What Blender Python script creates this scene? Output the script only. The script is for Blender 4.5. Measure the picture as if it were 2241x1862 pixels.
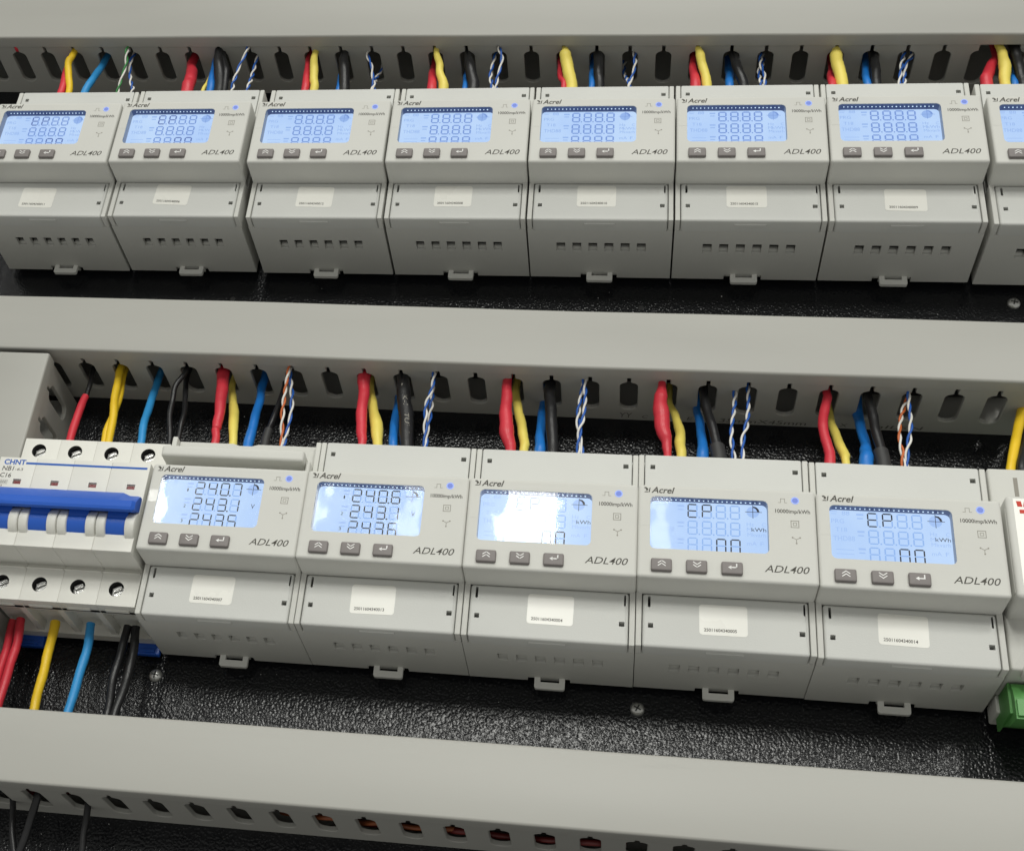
import bpy, bmesh, math, random
from mathutils import Vector, Matrix
from mathutils.geometry import tessellate_polygon

# ------------------------------------------------------------------ scene, camera, light
for o in list(bpy.data.objects): bpy.data.objects.remove(o)
SC = bpy.context.scene
COL = SC.collection
U = 0.001                                   # all shapes are written in millimetres
random.seed(4)

cam_d = bpy.data.cameras.new('camera'); cam = bpy.data.objects.new('camera', cam_d); COL.objects.link(cam)
RX, RY, RZ = 0.56057, -0.15081, 0.22778
cam.matrix_world = (Matrix.Translation(Vector((223.615, -652.222, -281.127)) * U)
                    @ Matrix.Rotation(RZ, 4, 'Z') @ Matrix.Rotation(RX, 4, 'X') @ Matrix.Rotation(RY, 4, 'Y')
                    @ Matrix.Rotation(math.pi / 2, 4, 'X'))
cam_d.sensor_fit = 'HORIZONTAL'; cam_d.sensor_width = 36
cam_d.lens = 3111.0 / 2241 * 36
cam_d.shift_x = 342.126 / 2241; cam_d.shift_y = -172.838 / 2241
cam_d.clip_start = 0.02; cam_d.clip_end = 100
SC.camera = cam

world = bpy.data.worlds.new('World'); SC.world = world; world.use_nodes = True
bg = world.node_tree.nodes['Background']
bg.inputs[0].default_value = (1.0, 0.998, 0.95, 1); bg.inputs[1].default_value = 0.40

def area(name, loc, size, power, colour, rot=(0, 0, 0), shape='RECTANGLE'):
    l = bpy.data.lights.new(name, 'AREA'); l.shape = shape; l.size, l.size_y = size
    l.energy = power; l.color = colour
    o = bpy.data.objects.new(name, l); COL.objects.link(o)
    o.location = loc; o.rotation_euler = rot
    return o
# tube lamps of the room's ceiling, in front of the panel and running away from it
for x, y0, y1, w, rad in ((-0.104, -5.3, -2.4, 0.13, 32), (-0.503, -5.2, -2.5, 0.05, 13), (-0.849, -5.2, -2.5, 0.04, 20),
                          (-1.42, -5.3, -2.4, 0.06, 44), (0.31, -4.4, -2.9, 0.05, 12), (1.75, -5.3, -2.4, 0.2, 58)):
    yc = (y0 + y1) / 2; turn = math.atan2(x - .2236, -(yc - .506))     # each tube turned so its reflection stands upright in the displays
    area('ceiling_tube_lamp', (x, yc, 1.5), (w, y1 - y0), rad * math.pi * w * (y1 - y0), (1.0, 0.998, 0.945), (0, 0, turn))
# unseen panel set farther back than the tubes, placed for the plate's glare
area('unseen_panel_lamp', (-0.06, -5.9, 1.53), (0.75, 2.6), 40 * math.pi * .75 * 2.6, (1.0, 0.998, 0.945))

# added fill lamp above the front, brightens the top of the panel most
area('unseen_panel_lamp', (0.2, -1.1, 1.75), (1.2, 0.4), 11, (1.0, 0.998, 0.945))

SC.view_settings.view_transform = 'Standard'; SC.view_settings.look = 'None'
SC.view_settings.gamma = 1; SC.view_settings.exposure = 0.0
SC.view_settings.use_curve_mapping = False

# ------------------------------------------------------------------ materials
def newmat(name):
    m = bpy.data.materials.new(name); m.use_nodes = True
    return m, m.node_tree.nodes, m.node_tree.links
def coords(N, L, scale=(1, 1, 1)):
    t = N.new('ShaderNodeTexCoord'); g = N.new('ShaderNodeNewGeometry'); mp = N.new('ShaderNodeMapping')
    mp.inputs['Scale'].default_value = scale
    L.new(g.outputs['Position'], mp.inputs['Vector'])
    return mp.outputs[0]
def plastic(name, col, rough=0.45, spec=0.4, var=0.05, grain=0.06, gscale=1800, smudge=0.0, stretch=(1, 1, 1)):
    m, N, L = newmat(name); b = N['Principled BSDF']
    b.inputs['Specular IOR Level'].default_value = spec
    v = coords(N, L, stretch)
    n = N.new('ShaderNodeTexNoise'); n.inputs['Scale'].default_value = 22; n.inputs['Detail'].default_value = 5
    L.new(v, n.inputs['Vector'])
    r = N.new('ShaderNodeValToRGB')
    r.color_ramp.elements[0].position = .3; r.color_ramp.elements[1].position = .7
    r.color_ramp.elements[0].color = (*[c * (1 - var) for c in col], 1)
    r.color_ramp.elements[1].color = (*[min(1, c * (1 + var)) for c in col], 1)
    L.new(n.outputs['Fac'], r.inputs[0])
    out = r.outputs[0]
    if smudge:
        n3 = N.new('ShaderNodeTexNoise'); n3.inputs['Scale'].default_value = 60; n3.inputs['Detail'].default_value = 8; n3.inputs['Roughness'].default_value = .75
        L.new(v, n3.inputs['Vector'])
        r3 = N.new('ShaderNodeValToRGB'); r3.color_ramp.elements[0].position = .62; r3.color_ramp.elements[1].position = .80
        L.new(n3.outputs['Fac'], r3.inputs[0])
        mx = N.new('ShaderNodeMix'); mx.data_type = 'RGBA'
        ml = N.new('ShaderNodeMath'); ml.operation = 'MULTIPLY'; ml.inputs[1].default_value = smudge
        L.new(r3.outputs[0], ml.inputs[0]); L.new(ml.outputs[0], mx.inputs['Factor'])
        L.new(out, mx.inputs['A']); mx.inputs['B'].default_value = (*[c * .45 for c in col], 1)
        out = mx.outputs['Result']
    L.new(out, b.inputs['Base Color'])
    mr = N.new('ShaderNodeMapRange'); mr.inputs['To Min'].default_value = rough - .06; mr.inputs['To Max'].default_value = rough + .08
    L.new(n.outputs['Fac'], mr.inputs['Value']); L.new(mr.outputs[0], b.inputs['Roughness'])
    if grain:
        n2 = N.new('ShaderNodeTexNoise'); n2.inputs['Scale'].default_value = gscale; n2.inputs['Detail'].default_value = 2
        L.new(v, n2.inputs['Vector'])
        bp = N.new('ShaderNodeBump'); bp.inputs['Strength'].default_value = grain; bp.inputs['Distance'].default_value = 0.0003
        L.new(n2.outputs['Fac'], bp.inputs['Height']); L.new(bp.outputs[0], b.inputs['Normal'])
    return m
def flat(name, col, rough=0.6, spec=0.3, metal=0.0):
    m, N, L = newmat(name); b = N['Principled BSDF']
    b.inputs['Base Color'].default_value = (*col, 1); b.inputs['Roughness'].default_value = rough
    b.inputs['Specular IOR Level'].default_value = spec; b.inputs['Metallic'].default_value = metal
    return m
def glow(name, col, strength):
    m, N, L = newmat(name); N.remove(N['Principled BSDF'])
    e = N.new('ShaderNodeEmission'); e.inputs[0].default_value = (*col, 1); e.inputs[1].default_value = strength
    L.new(e.outputs[0], N['Material Output'].inputs[0])
    return m

M = {}
M['case'] = plastic('meter_grey_plastic', (0.585, 0.585, 0.548), .55, .22, .03, .10, 1500, .10)
M['cover'] = plastic('meter_cover_plastic', (0.582, 0.588, 0.560), .46, .28, .03, .16, 1300, .10)
M['mcb'] = plastic('breaker_white_plastic', (0.70, 0.695, 0.645), .42, .3, .03, .05, 1500, .06)
M['duct'] = plastic('duct_grey_pvc', (0.365, 0.362, 0.332), .5, .28, .035, .05, 1500, .16, (.35, 1, 1))
M['ductcover'] = plastic('duct_cover_grey_pvc', (0.365, 0.362, 0.332), .40, .40, .03, .04, 1500, .14, (.3, 1, 1.6))
M['button'] = plastic('button_brown_grey_rubber', (0.195, 0.178, 0.172), .5, .35, .05, .05)
M['print'] = flat('dark_grey_print', (0.07, 0.066, 0.056), .6)
M['printlight'] = flat('pale_grey_print', (0.27, 0.255, 0.22), .6)
M['printblack'] = flat('black_print', (0.02, 0.02, 0.02), .6)
M['printwhite'] = flat('white_print', (0.8, 0.8, 0.78), .6)
M['printfaint'] = flat('faded_black_print', (0.10, 0.098, 0.09), .6)
M['printred'] = flat('red_print', (0.55, 0.05, 0.03), .6)
M['printblue'] = flat('blue_print', (0.015, 0.10, 0.42), .5)
M['sticker'] = plastic('sticker_glossy_paper', (0.76, 0.755, 0.70), .28, .5, .02, .10, 260)
M['blue'] = plastic('handle_blue_plastic', (0.014, 0.095, 0.48), .32, .5, .06, .05)
M['red_window'] = flat('indicator_red', (0.16, 0.012, 0.016), .3, .5)
M['hole'] = flat('dark_opening_shade', (0.03, 0.03, 0.03), .7)  # dark colour stands in for the shade inside openings
M['screwmetal'] = plastic('screw_zinc', (0.55, 0.55, 0.53), .28, .5, .1, .05)
M['screwmetal'].node_tree.nodes['Principled BSDF'].inputs['Metallic'].default_value = .75
M['rail'] = flat('rail_zinc', (0.5, 0.5, 0.48), .35, .5, 1)
M['green'] = plastic('connector_green_plastic', (0.10, 0.31, 0.08), .4, .45, .05, .03)
M['clip'] = plastic('clip_translucent_plastic', (0.70, 0.70, 0.66), .35, .45, .03, .05)
for k, c, r in (('w_red', (0.62, 0.035, 0.055), .38), ('w_yellow', (0.82, 0.54, 0.02), .40), ('w_paleyellow', (0.80, 0.66, 0.13), .42),
                ('w_blue', (0.012, 0.17, 0.56), .36), ('w_lightblue', (0.03, 0.28, 0.62), .42), ('w_black', (0.012, 0.012, 0.013), .34),
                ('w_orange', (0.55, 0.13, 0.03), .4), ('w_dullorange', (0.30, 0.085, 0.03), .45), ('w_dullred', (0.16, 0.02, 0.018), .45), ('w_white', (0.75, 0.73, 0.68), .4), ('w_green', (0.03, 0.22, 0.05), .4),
                ('w_twistblue', (0.015, 0.10, 0.42), .38), ('w_boot', (0.030, 0.030, 0.030), .55)):
    M[k] = plastic('insulation_' + k[2:], c, r, .45, .09, .16, 700, .55 if k == 'w_paleyellow' else .18)

# black wrinkle-coated steel plate
m, N, L = newmat('black_wrinkle_coat'); b = N['Principled BSDF']
b.inputs['Base Color'].default_value = (0.0075, 0.008, 0.0095, 1); b.inputs['Roughness'].default_value = .22; b.inputs['Specular IOR Level'].default_value = .5
v = coords(N, L)
b.inputs['Roughness'].default_value = .22; b.inputs['Specular IOR Level'].default_value = .33
nz = N.new('ShaderNodeTexNoise'); nz.inputs['Scale'].default_value = 420; nz.inputs['Detail'].default_value = 1
L.new(v, nz.inputs['Vector'])
wob = N.new('ShaderNodeVectorMath'); wob.operation = 'ADD'
sc_ = N.new('ShaderNodeVectorMath'); sc_.operation = 'SCALE'; sc_.inputs['Scale'].default_value = .0014
L.new(nz.outputs['Color'], sc_.inputs[0]); L.new(v, wob.inputs[0]); L.new(sc_.outputs[0], wob.inputs[1])
vo = N.new('ShaderNodeTexVoronoi'); vo.feature = 'SMOOTH_F1'; vo.inputs['Scale'].default_value = 800; vo.inputs['Smoothness'].default_value = .8
L.new(wob.outputs[0], vo.inputs['Vector'])
bp = N.new('ShaderNodeBump'); bp.invert = True; bp.inputs['Strength'].default_value = 1.0; bp.inputs['Distance'].default_value = .00022
L.new(vo.outputs['Distance'], bp.inputs['Height']); L.new(bp.outputs[0], b.inputs['Normal'])
M['plate'] = m

# display glass: clear pane with a mirror-like, slightly wavy surface
m, N, L = newmat('display_window_clear'); N.remove(N['Principled BSDF'])
tr = N.new('ShaderNodeBsdfTransparent'); gl = N.new('ShaderNodeBsdfGlossy'); gl.inputs['Roughness'].default_value = .03
glb = N.new('ShaderNodeBsdfGlossy'); glb.inputs['Roughness'].default_value = .16; gmx = N.new('ShaderNodeMixShader'); gmx.inputs[0].default_value = .45
L.new(gl.outputs[0], gmx.inputs[1]); L.new(glb.outputs[0], gmx.inputs[2])
fr = N.new('ShaderNodeFresnel'); fr.inputs['IOR'].default_value = 1.5; mx = N.new('ShaderNodeMixShader')
v = coords(N, L)
nz = N.new('ShaderNodeTexNoise'); nz.inputs['Scale'].default_value = 60; nz.inputs['Detail'].default_value = 1
L.new(v, nz.inputs['Vector'])
bp = N.new('ShaderNodeBump'); bp.inputs['Strength'].default_value = .10; bp.inputs['Distance'].default_value = .001
L.new(nz.outputs['Fac'], bp.inputs['Height']); L.new(bp.outputs[0], gl.inputs['Normal']); L.new(bp.outputs[0], glb.inputs['Normal'])
L.new(fr.outputs[0], mx.inputs[0]); L.new(tr.outputs[0], mx.inputs[1]); L.new(gmx.outputs[0], mx.inputs[2])
L.new(mx.outputs[0], N['Material Output'].inputs[0])
M['glass'] = m
# backlit LCD: emission a little uneven, as the backlight is
m, N, L = newmat('lcd_backlight'); N.remove(N['Principled BSDF'])
e = N.new('ShaderNodeEmission'); v = coords(N, L)
nz = N.new('ShaderNodeTexNoise'); nz.inputs['Scale'].default_value = 30; nz.inputs['Detail'].default_value = 3
L.new(v, nz.inputs['Vector'])
r = N.new('ShaderNodeValToRGB'); r.color_ramp.elements[0].position = .3; r.color_ramp.elements[1].position = .75
r.color_ramp.elements[0].color = (0.44, 0.63, 0.98, 1); r.color_ramp.elements[1].color = (0.56, 0.74, 1.0, 1)
L.new(nz.outputs['Fac'], r.inputs[0]); L.new(r.outputs[0], e.inputs[0]); e.inputs[1].default_value = 1.0
L.new(e.outputs[0], N['Material Output'].inputs[0])
M['lcd'] = m
M['seg_on'] = flat('lcd_segment_dark', (0.018, 0.02, 0.035), .5, .2)
M['seg_off'] = glow('lcd_segment_unlit', (0.30, 0.49, 0.88), 1.0)
M['seg_faint'] = glow('lcd_mark_unlit', (0.37, 0.55, 0.92), 1.0)
M['seg_mid'] = glow('lcd_segment_side_view', (0.20, 0.33, 0.72), 1.0)
M['seg_mid2'] = glow('lcd_mark_side_view', (0.31, 0.48, 0.86), 1.0)
M['seg_dark2'] = glow('lcd_segment_side_view_dark', (0.11, 0.18, 0.48), 1.0)
M['film'] = flat('protective_film', (0.66, 0.66, 0.63), .18, .6)
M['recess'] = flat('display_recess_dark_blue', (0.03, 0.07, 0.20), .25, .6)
M['recessgrey'] = flat('display_recess_grey', (0.35, 0.37, 0.42), .4, .4)  # grey side and lower walls of the recess
M['ledlight'] = glow('backlight_led', (0.60, 0.80, 1.0), 1.3)
M['pulse'] = glow('pulse_led_blue', (0.24, 0.31, 0.74), 1.0)
M['pulse2'] = glow('pulse_led_ring', (0.42, 0.54, 1.0), 1.0)

# ------------------------------------------------------------------ mesh helpers
class MB:
    def __init__(s): s.v = []; s.f = []; s.mi = []
    def add(s, verts, faces, mi=0):
        o = len(s.v); s.v += [tuple(q) for q in verts]
        for f in faces: s.f.append([i + o for i in f]); s.mi.append(mi)
    def box(s, x0, x1, d0, d1, z0, z1, mi=0):       # d = distance from the plate (-Y)
        V = [(x, -d, z) for d in (d0, d1) for z in (z0, z1) for x in (x0, x1)]
        s.add(V, [(0, 1, 3, 2), (4, 6, 7, 5), (0, 4, 5, 1), (2, 3, 7, 6), (0, 2, 6, 4), (1, 5, 7, 3)], mi)
    def loft(s, rings, cap0=True, cap1=True, mi=0):
        n = len(rings[0]); V = [p for r in rings for p in r]; F = []
        for k in range(len(rings) - 1):
            for i in range(n):
                j = (i + 1) % n; F.append((k * n + i, k * n + j, (k + 1) * n + j, (k + 1) * n + i))
        if cap0: F.append(tuple(reversed(range(n))))
        if cap1: F.append(tuple(range((len(rings) - 1) * n, len(rings) * n)))
        s.add(V, F, mi)
    def rbox(s, x0, x1, d0, d1, z0, z1, rc=.6, rb=.5, mi=0, cap=True, n=3):
        rs = [(d0, 0), (d1 - rb, 0)]
        for k in range(1, n + 1):
            a = k / n * math.pi / 2; rs.append((d1 - rb + rb * math.sin(a), rb * (1 - math.cos(a))))
        rings = [[(x, -d, z) for x, z in rrect(x0 + i, x1 - i, z0 + i, z1 - i, max(rc - i, .02))] for d, i in rs]
        s.loft(rings, True, cap, mi)
        return rings[-1]
    def face_holes(s, outer, holes, depth, mi=0, hmi=None):
        """front face with openings; every opening gets walls going back by depth"""
        polys = [[Vector(p) for p in outer]] + [[Vector(p) for p in reversed(h)] for h in holes]
        allp = [p for q in polys for p in q]
        flatp = [[Vector((p.x, p.z, 0)) for p in q] for q in polys]
        tri = tessellate_polygon(flatp)
        s.add(allp, [tuple(t) for t in tri], mi)
        for h in holes:
            n = len(h); back = [(p[0], p[1] + depth, p[2]) for p in h]
            s.add(list(h) + back, [(i, (i + 1) % n, n + (i + 1) % n, n + i) for i in range(n)], mi if hmi is None else hmi)
    def extr_x(s, prof, x0, x1, mi=0, caps=True):    # prof = [(d,z)...]
        s.loft([[(x, -d, z) for d, z in prof] for x in (x0, x1)], caps, caps, mi)
    def extr_z(s, poly, z0, z1, mi=0):               # poly = [(x,d)...]
        s.loft([[(x, -d, z) for x, d in poly] for z in (z0, z1)], True, True, mi)
    def extr_d(s, poly, d0, d1, mi=0):               # poly = [(x,z)...]
        s.loft([[(x, -d, z) for x, z in poly] for d in (d0, d1)], True, True, mi)
    def tube(s, pts, rad, n=14, mi=0, caps=True):
        P = [Vector(p) for p in pts]; rings = []; up = None
        for i, p in enumerate(P):
            t = (P[min(i + 1, len(P) - 1)] - P[max(i - 1, 0)]).normalized()
            if up is None: up = t.orthogonal().normalized()
            up = (up - t * up.dot(t)).normalized(); b_ = t.cross(up)
            r = rad[i] if isinstance(rad, (list, tuple)) else rad
            rings.append([tuple(p + (up * math.cos(a) + b_ * math.sin(a)) * r) for a in [2 * math.pi * k / n for k in range(n)]])
        s.loft(rings, caps, caps, mi)
    def lathe(s, prof, c, axis='y', n=24, mi=0):     # prof = [(r, d)], axis along -Y at (x,z)
        rings = [[(c[0] + r * math.cos(2 * math.pi * k / n), -d, c[1] + r * math.sin(2 * math.pi * k / n)) for k in range(n)] for r, d in prof]
        s.loft(rings, True, True, mi)
def rrect(x0, x1, z0, z1, r, n=4):
    pts = []
    for cx, cz, a0 in ((x1 - r, z0 + r, -90), (x1 - r, z1 - r, 0), (x0 + r, z1 - r, 90), (x0 + r, z0 + r, 180)):
        for k in range(n + 1):
            a = math.radians(a0 + 90 * k / n); pts.append((cx + r * math.cos(a), cz + r * math.sin(a)))
    return pts
def circ(cx, cz, r, n=20): return [(cx + r * math.cos(2 * math.pi * k / n), cz + r * math.sin(2 * math.pi * k / n)) for k in range(n)]
def at_d(poly, d): return [(x, -d, z) for x, z in poly]

CACHE = {}
def finish(me, smooth=True, ang=38):
    if smooth:
        for p in me.polygons: p.use_smooth = True
        me.set_sharp_from_angle(angle=math.radians(ang))
def part(name, key, build, mats, parent=None, smooth=True, ang=38, recalc=True):
    """one mesh object; equal keys share mesh data.  build(mb) fills the builder"""
    if key not in CACHE:
        mb = MB(); build(mb)
        me = bpy.data.meshes.new(str(key))
        me.from_pydata([(x * U, y * U, z * U) for x, y, z in mb.v], [], mb.f)
        for m_ in mats: me.materials.append(M[m_])
        me.polygons.foreach_set('material_index', mb.mi)
        bm = bmesh.new(); bm.from_mesh(me); bmesh.ops.remove_doubles(bm, verts=bm.verts, dist=1e-8)
        
        if recalc: bmesh.ops.recalc_face_normals(bm, faces=bm.faces)
        bm.to_mesh(me); bm.free(); me.update(); finish(me, smooth, ang)
        CACHE[key] = me
    o = bpy.data.objects.new(name, CACHE[key]); COL.objects.link(o)
    if parent: o.parent = parent
    return o
def thing(name, label, cat, loc=(0, 0, 0), rot=(0, 0, 0), group=None):
    o = bpy.data.objects.new(name, None); COL.objects.link(o); o.empty_display_size = .01
    o.location = [c * U for c in loc]; o.rotation_euler = rot
    tag(o, label, cat, group)
    return o
def tag(o, label, cat, group=None):
    o['label'] = label; o['category'] = cat
    if group: o['group'] = group
TXT = {}
def text_polys(s, shear=0.0, bold=0.0):
    """outline faces of a word in the built-in font, scaled to a 1 x 1 box"""
    k = (s, shear, bold)
    if k in TXT: return TXT[k]
    c = bpy.data.curves.new('t', 'FONT'); c.body = s; c.shear = shear; c.offset = bold; c.resolution_u = 3
    o = bpy.data.objects.new('t', c); COL.objects.link(o)
    dg = bpy.context.evaluated_depsgraph_get(); me = bpy.data.meshes.new_from_object(o.evaluated_get(dg))
    vs = [v.co.copy() for v in me.vertices]; fs = [list(p.vertices) for p in me.polygons]
    xs = [v.x for v in vs]; ys = [v.y for v in vs]
    x0, x1, y0, y1 = min(xs), max(xs), min(ys), max(ys)
    res = ([((v.x - x0) / (x1 - x0), (v.y - y0) / (y1 - y0)) for v in vs], fs)
    bpy.data.objects.remove(o); bpy.data.curves.remove(c); bpy.data.meshes.remove(me)
    TXT[k] = res
    return res
def put_text(mb, s, x0, x1, z0, z1, d, shear=0.0, bold=0.0, mi=0, turn=False):
    vs, fs = text_polys(s, shear, bold)
    if turn: V = [(x0 + b_ * (x1 - x0), -d, z1 - a * (z1 - z0)) for a, b_ in vs]     # reads from top to bottom
    else: V = [(x0 + a * (x1 - x0), -d, z0 + b_ * (z1 - z0)) for a, b_ in vs]
    mb.add(V, fs, mi)
def catmull(pts, rad, sub=7):
    P = [Vector(p) for p in pts]; out = []; ro = []
    for i in range(len(P) - 1):
        a, b_, c, d = P[max(i - 1, 0)], P[i], P[i + 1], P[min(i + 2, len(P) - 1)]
        for k in range(sub):
            t = k / sub
            out.append(.5 * ((2 * b_) + (c - a) * t + (2 * a - 5 * b_ + 4 * c - d) * t * t + (3 * b_ - a - 3 * c + d) * t ** 3))
            if rad: ro.append(rad[i] + (rad[i + 1] - rad[i]) * (t * t * (3 - 2 * t)))
    out.append(P[-1])
    if rad: ro.append(rad[-1])
    return out, ro

# ------------------------------------------------------------------ the setting: the black mounting plate
def b_plate(mb): mb.box(-900, 1000, -3, 0, -620, 900)
pl = part('mounting_plate', 'plate', b_plate, ['plate'], smooth=False); pl['kind'] = 'structure'

# ------------------------------------------------------------------ wiring ducts
PITCH = 19.22
def comb(x0, x1, slots, broken, H=47.0, hw=4.45, sl=.95, dlo=10.3, dhi=36.4):
    pts = [(x0, 0), (x1, 0), (x1, H)]
    bot = dlo + hw
    for c in sorted(slots, reverse=True):
        right = [(c + sl, H), (c + sl, dhi + .3)] + [(c + sl + (hw - sl) * math.sin(a), dhi - 3.6 * (1 - math.cos(a))) for a in [math.radians(q) for q in (20, 40, 60, 78, 90)]]
        base = [(c + hw * math.cos(math.radians(a)), bot - hw * math.sin(math.radians(a)) * .95) for a in range(0, 181, 18)]
        left = [(2 * c - x, d) for x, d in reversed(right)]
        if broken and abs(c - broken[1]) < .1: pts += right + base
        elif broken and abs(c - broken[0]) < .1: pts += base + left
        else: pts += right + base + left
    return pts + [(x0, H)]
def duct(label, x0, x1, h, slots, loc, rot, broken=None, group='slotted wiring ducts'):
    """runs along local X; local Z from -h/2 to h/2; the wall at -h/2 is the one seen from below"""
    t = thing('wiring_duct', label, 'wiring duct', loc, rot, group)
    z0, z1 = -h / 2, h / 2
    key = label
    if broken: broken = tuple(min(slots, key=lambda c: abs(c - q)) for q in broken)
    def b_cov(mb):
        D, th, r = 50.7, .55, 1.3; sk = 42.2
        out = [(sk, z0)] + [(D - r + r * math.sin(a), z0 + r - r * math.cos(a)) for a in [math.radians(q) for q in (0, 22, 45, 68, 90)]]
        out += [(D - r + r * math.cos(a), z1 - r + r * math.sin(a)) for a in [math.radians(q) for q in (0, 22, 45, 68, 90)]] + [(sk, z1)]
        inn = [(sk, z1 - th), (D - th, z1 - th), (D - th, z0 + th), (sk, z0 + th)]
        n = int((x1 - x0) / 30); rn = random.Random(int(x1 * 7 + h * 31)); rings = []
        ph, ph2 = rn.random() * 6, rn.random() * 6
        for k in range(n + 1):                          # the thin lid is never quite straight
            x = x0 + (x1 - x0) * k / n; a_ = .22 * math.sin(x * .021 + ph) + .12 * math.sin(x * .058 + ph2); e_ = .25 * math.sin(x * .017 + ph2)
            rings.append([(x, -(d + (a_ if d > 45 else 0)), z + e_ * .6) for d, z in out + inn])
        mb.loft(rings)
    part('cover', key + 'c', b_cov, ['ductcover'], t, ang=30)
    poly = comb(x0 + .3, x1 - .3, slots, broken)
    def b_wall(mb):
        n = len(poly); ins = []
        for i in range(n):                              # small chamfer round every slot
            (xa, da), (xb, db_), (xc, dc) = poly[i - 1], poly[i], poly[(i + 1) % n]
            n1 = Vector((db_ - da, xa - xb)); n2 = Vector((dc - db_, xb - xc))
            n1.normalize(); n2.normalize(); m_ = n1 + n2
            m_ = m_ / max(m_.length, .3); ins.append((xb - m_.x * .32, db_ - m_.y * .32))
        mb.loft([[(x, -d, z0 + .65) for x, d in ins], [(x, -d, z0 + .95) for x, d in poly], [(x, -d, z0 + 2.9) for x, d in poly]])
        cs = sorted(slots)                              # snap ridge along the finger tips
        for a, b_ in zip(cs, cs[1:]):
            if broken and abs(a - broken[0]) < .1: continue
            mb.extr_x([(40.6, z0 + .7), (41.1, z0 + .32), (41.7, z0 + .32), (42, z0 + .7)], a + 1.0, b_ - 1.0)
    w = part('slotted_wall', key + 'w0', b_wall, ['duct'], t, ang=30)
    part('slotted_wall', key + 'w1', lambda mb: mb.extr_z(comb(x0 + .3, x1 - .3, slots if h < 40 else [], None), z1 - 2.9, z1 - .7), ['duct'], t, ang=30)
    part('base', key + 'b', lambda mb: mb.box(x0 + .3, x1 - .3, .05, 1.5, z0 + 3, z1 - 3), ['duct'], t, smooth=False)
    return t, w
def slots(first, n): return [first - 190 + PITCH * k for k in range(n)]
dt, _ = duct('upper grey wiring duct with one broken slot finger over the top row of meters', -520, 420, 42, slots(-166.8 - PITCH * 8, 47),
          (190, 0, 325.66 + 21), (0, math.atan(.01415), 0), broken=(409.6 - 190, 409.6 - 190 + PITCH))
dm, wm = duct('middle grey wiring duct between the two meter rows with printed size on its wall', -520, 220, 34.3, slots(-65.9 - PITCH * 12, 37),
          (190, 0, 98.03 + 17.15), (0, math.atan(.00512), 0))
db, _ = duct('lower grey wiring duct under the breaker with orange wires inside', -520, 420, 33.5, slots(.3 - PITCH * 14, 42),
          (190, 0, -125.75 + 16.75), (0, -math.atan(.00793), 0))
duct('upright grey wiring duct behind the left side of the circuit breaker', -94, 94.5, 34,
     [81.6 - 2.2 + .5 - PITCH * k for k in range(9)], (-97.6, 0, 2.2), (0, -math.pi / 2, 0))
def b_print(mb):
    zz = -17.15 + .65 - .06
    def word(s, x0, x1, d0, d1, shear=.15):
        vs, fs = text_polys(s, shear, .0)
        mb.add([(x0 + a * (x1 - x0) - 190, -(d1 - b_ * (d1 - d0)), zz) for a, b_ in [(a, 1 - b__) for a, b__ in vs]], fs)
    word('YY', 218, 224.6, 2.6, 7.2); word('C', 229.5, 232.5, 2.4, 5.4); word('E', 252, 255, 2.4, 5.4)
    word('35mmX45mm', 268, 311, 1.6, 5.4); word('X', 327, 331, 2, 5); word('nILSN', 344, 367, 1.8, 5)
part('printed_size', 'ductprint', b_print, ['printfaint'], dm, smooth=False)

# cables added to block light and keep the duct interiors dark
for nm, zc, sl, hh, x0, x1 in (('top', 346.66, -.01415, 42, -500, 600), ('middle', 115.18, -.00512, 34.3, -500, 409), ('lowest', -109, .00793, 33.5, -500, 600)):
    for k, (dz, d, r_) in enumerate(((7.2, 9.5, 6.2), (8, 22.5, 6.0), (7.4, 35.5, 6.2))):
        if nm == 'lowest': dz += .5; r_ -= .6
        if (nm == 'top' and k != 2): continue
        pts = [Vector((x, -d + 1.2 * math.sin(x * .021 + k * 2), zc + sl * (x - 190) + dz + .8 * math.sin(x * .03 + k))) for x in list(range(x0, x1, 25)) + [x1]]
        tag(part('cable', ('cable', nm, k), lambda mb: mb.tube(pts, r_, 12), ['w_black'], ang=60), 'black cable added to darken the inside of the %s wiring duct' % nm, 'cable', 'darkening cables in the %s duct' % nm)

# ------------------------------------------------------------------ mounting rails
for nm, x0, x1, zc, lab in (('r0', -79, 470, 0, 'thin steel rail carrying the breaker and lower meters'), ('r1', -230, 480, 232.9, 'thin steel rail carrying the upper meters')):
    def b_rail(mb, x0=x0, x1=x1, zc=zc):
        pr = [(.05, -17.5), (1, -17.5), (1, -13), (4.4, -13), (4.4, 13), (1, 13), (1, 17.5), (.05, 17.5), (.05, 12), (3.4, 12), (3.4, -12), (.05, -12)]
        mb.extr_x([(d, z + zc) for d, z in pr], x0, x1)
    tag(part('mounting_rail', nm, b_rail, ['rail'], smooth=False), lab, 'rail', 'mounting rails')

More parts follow.
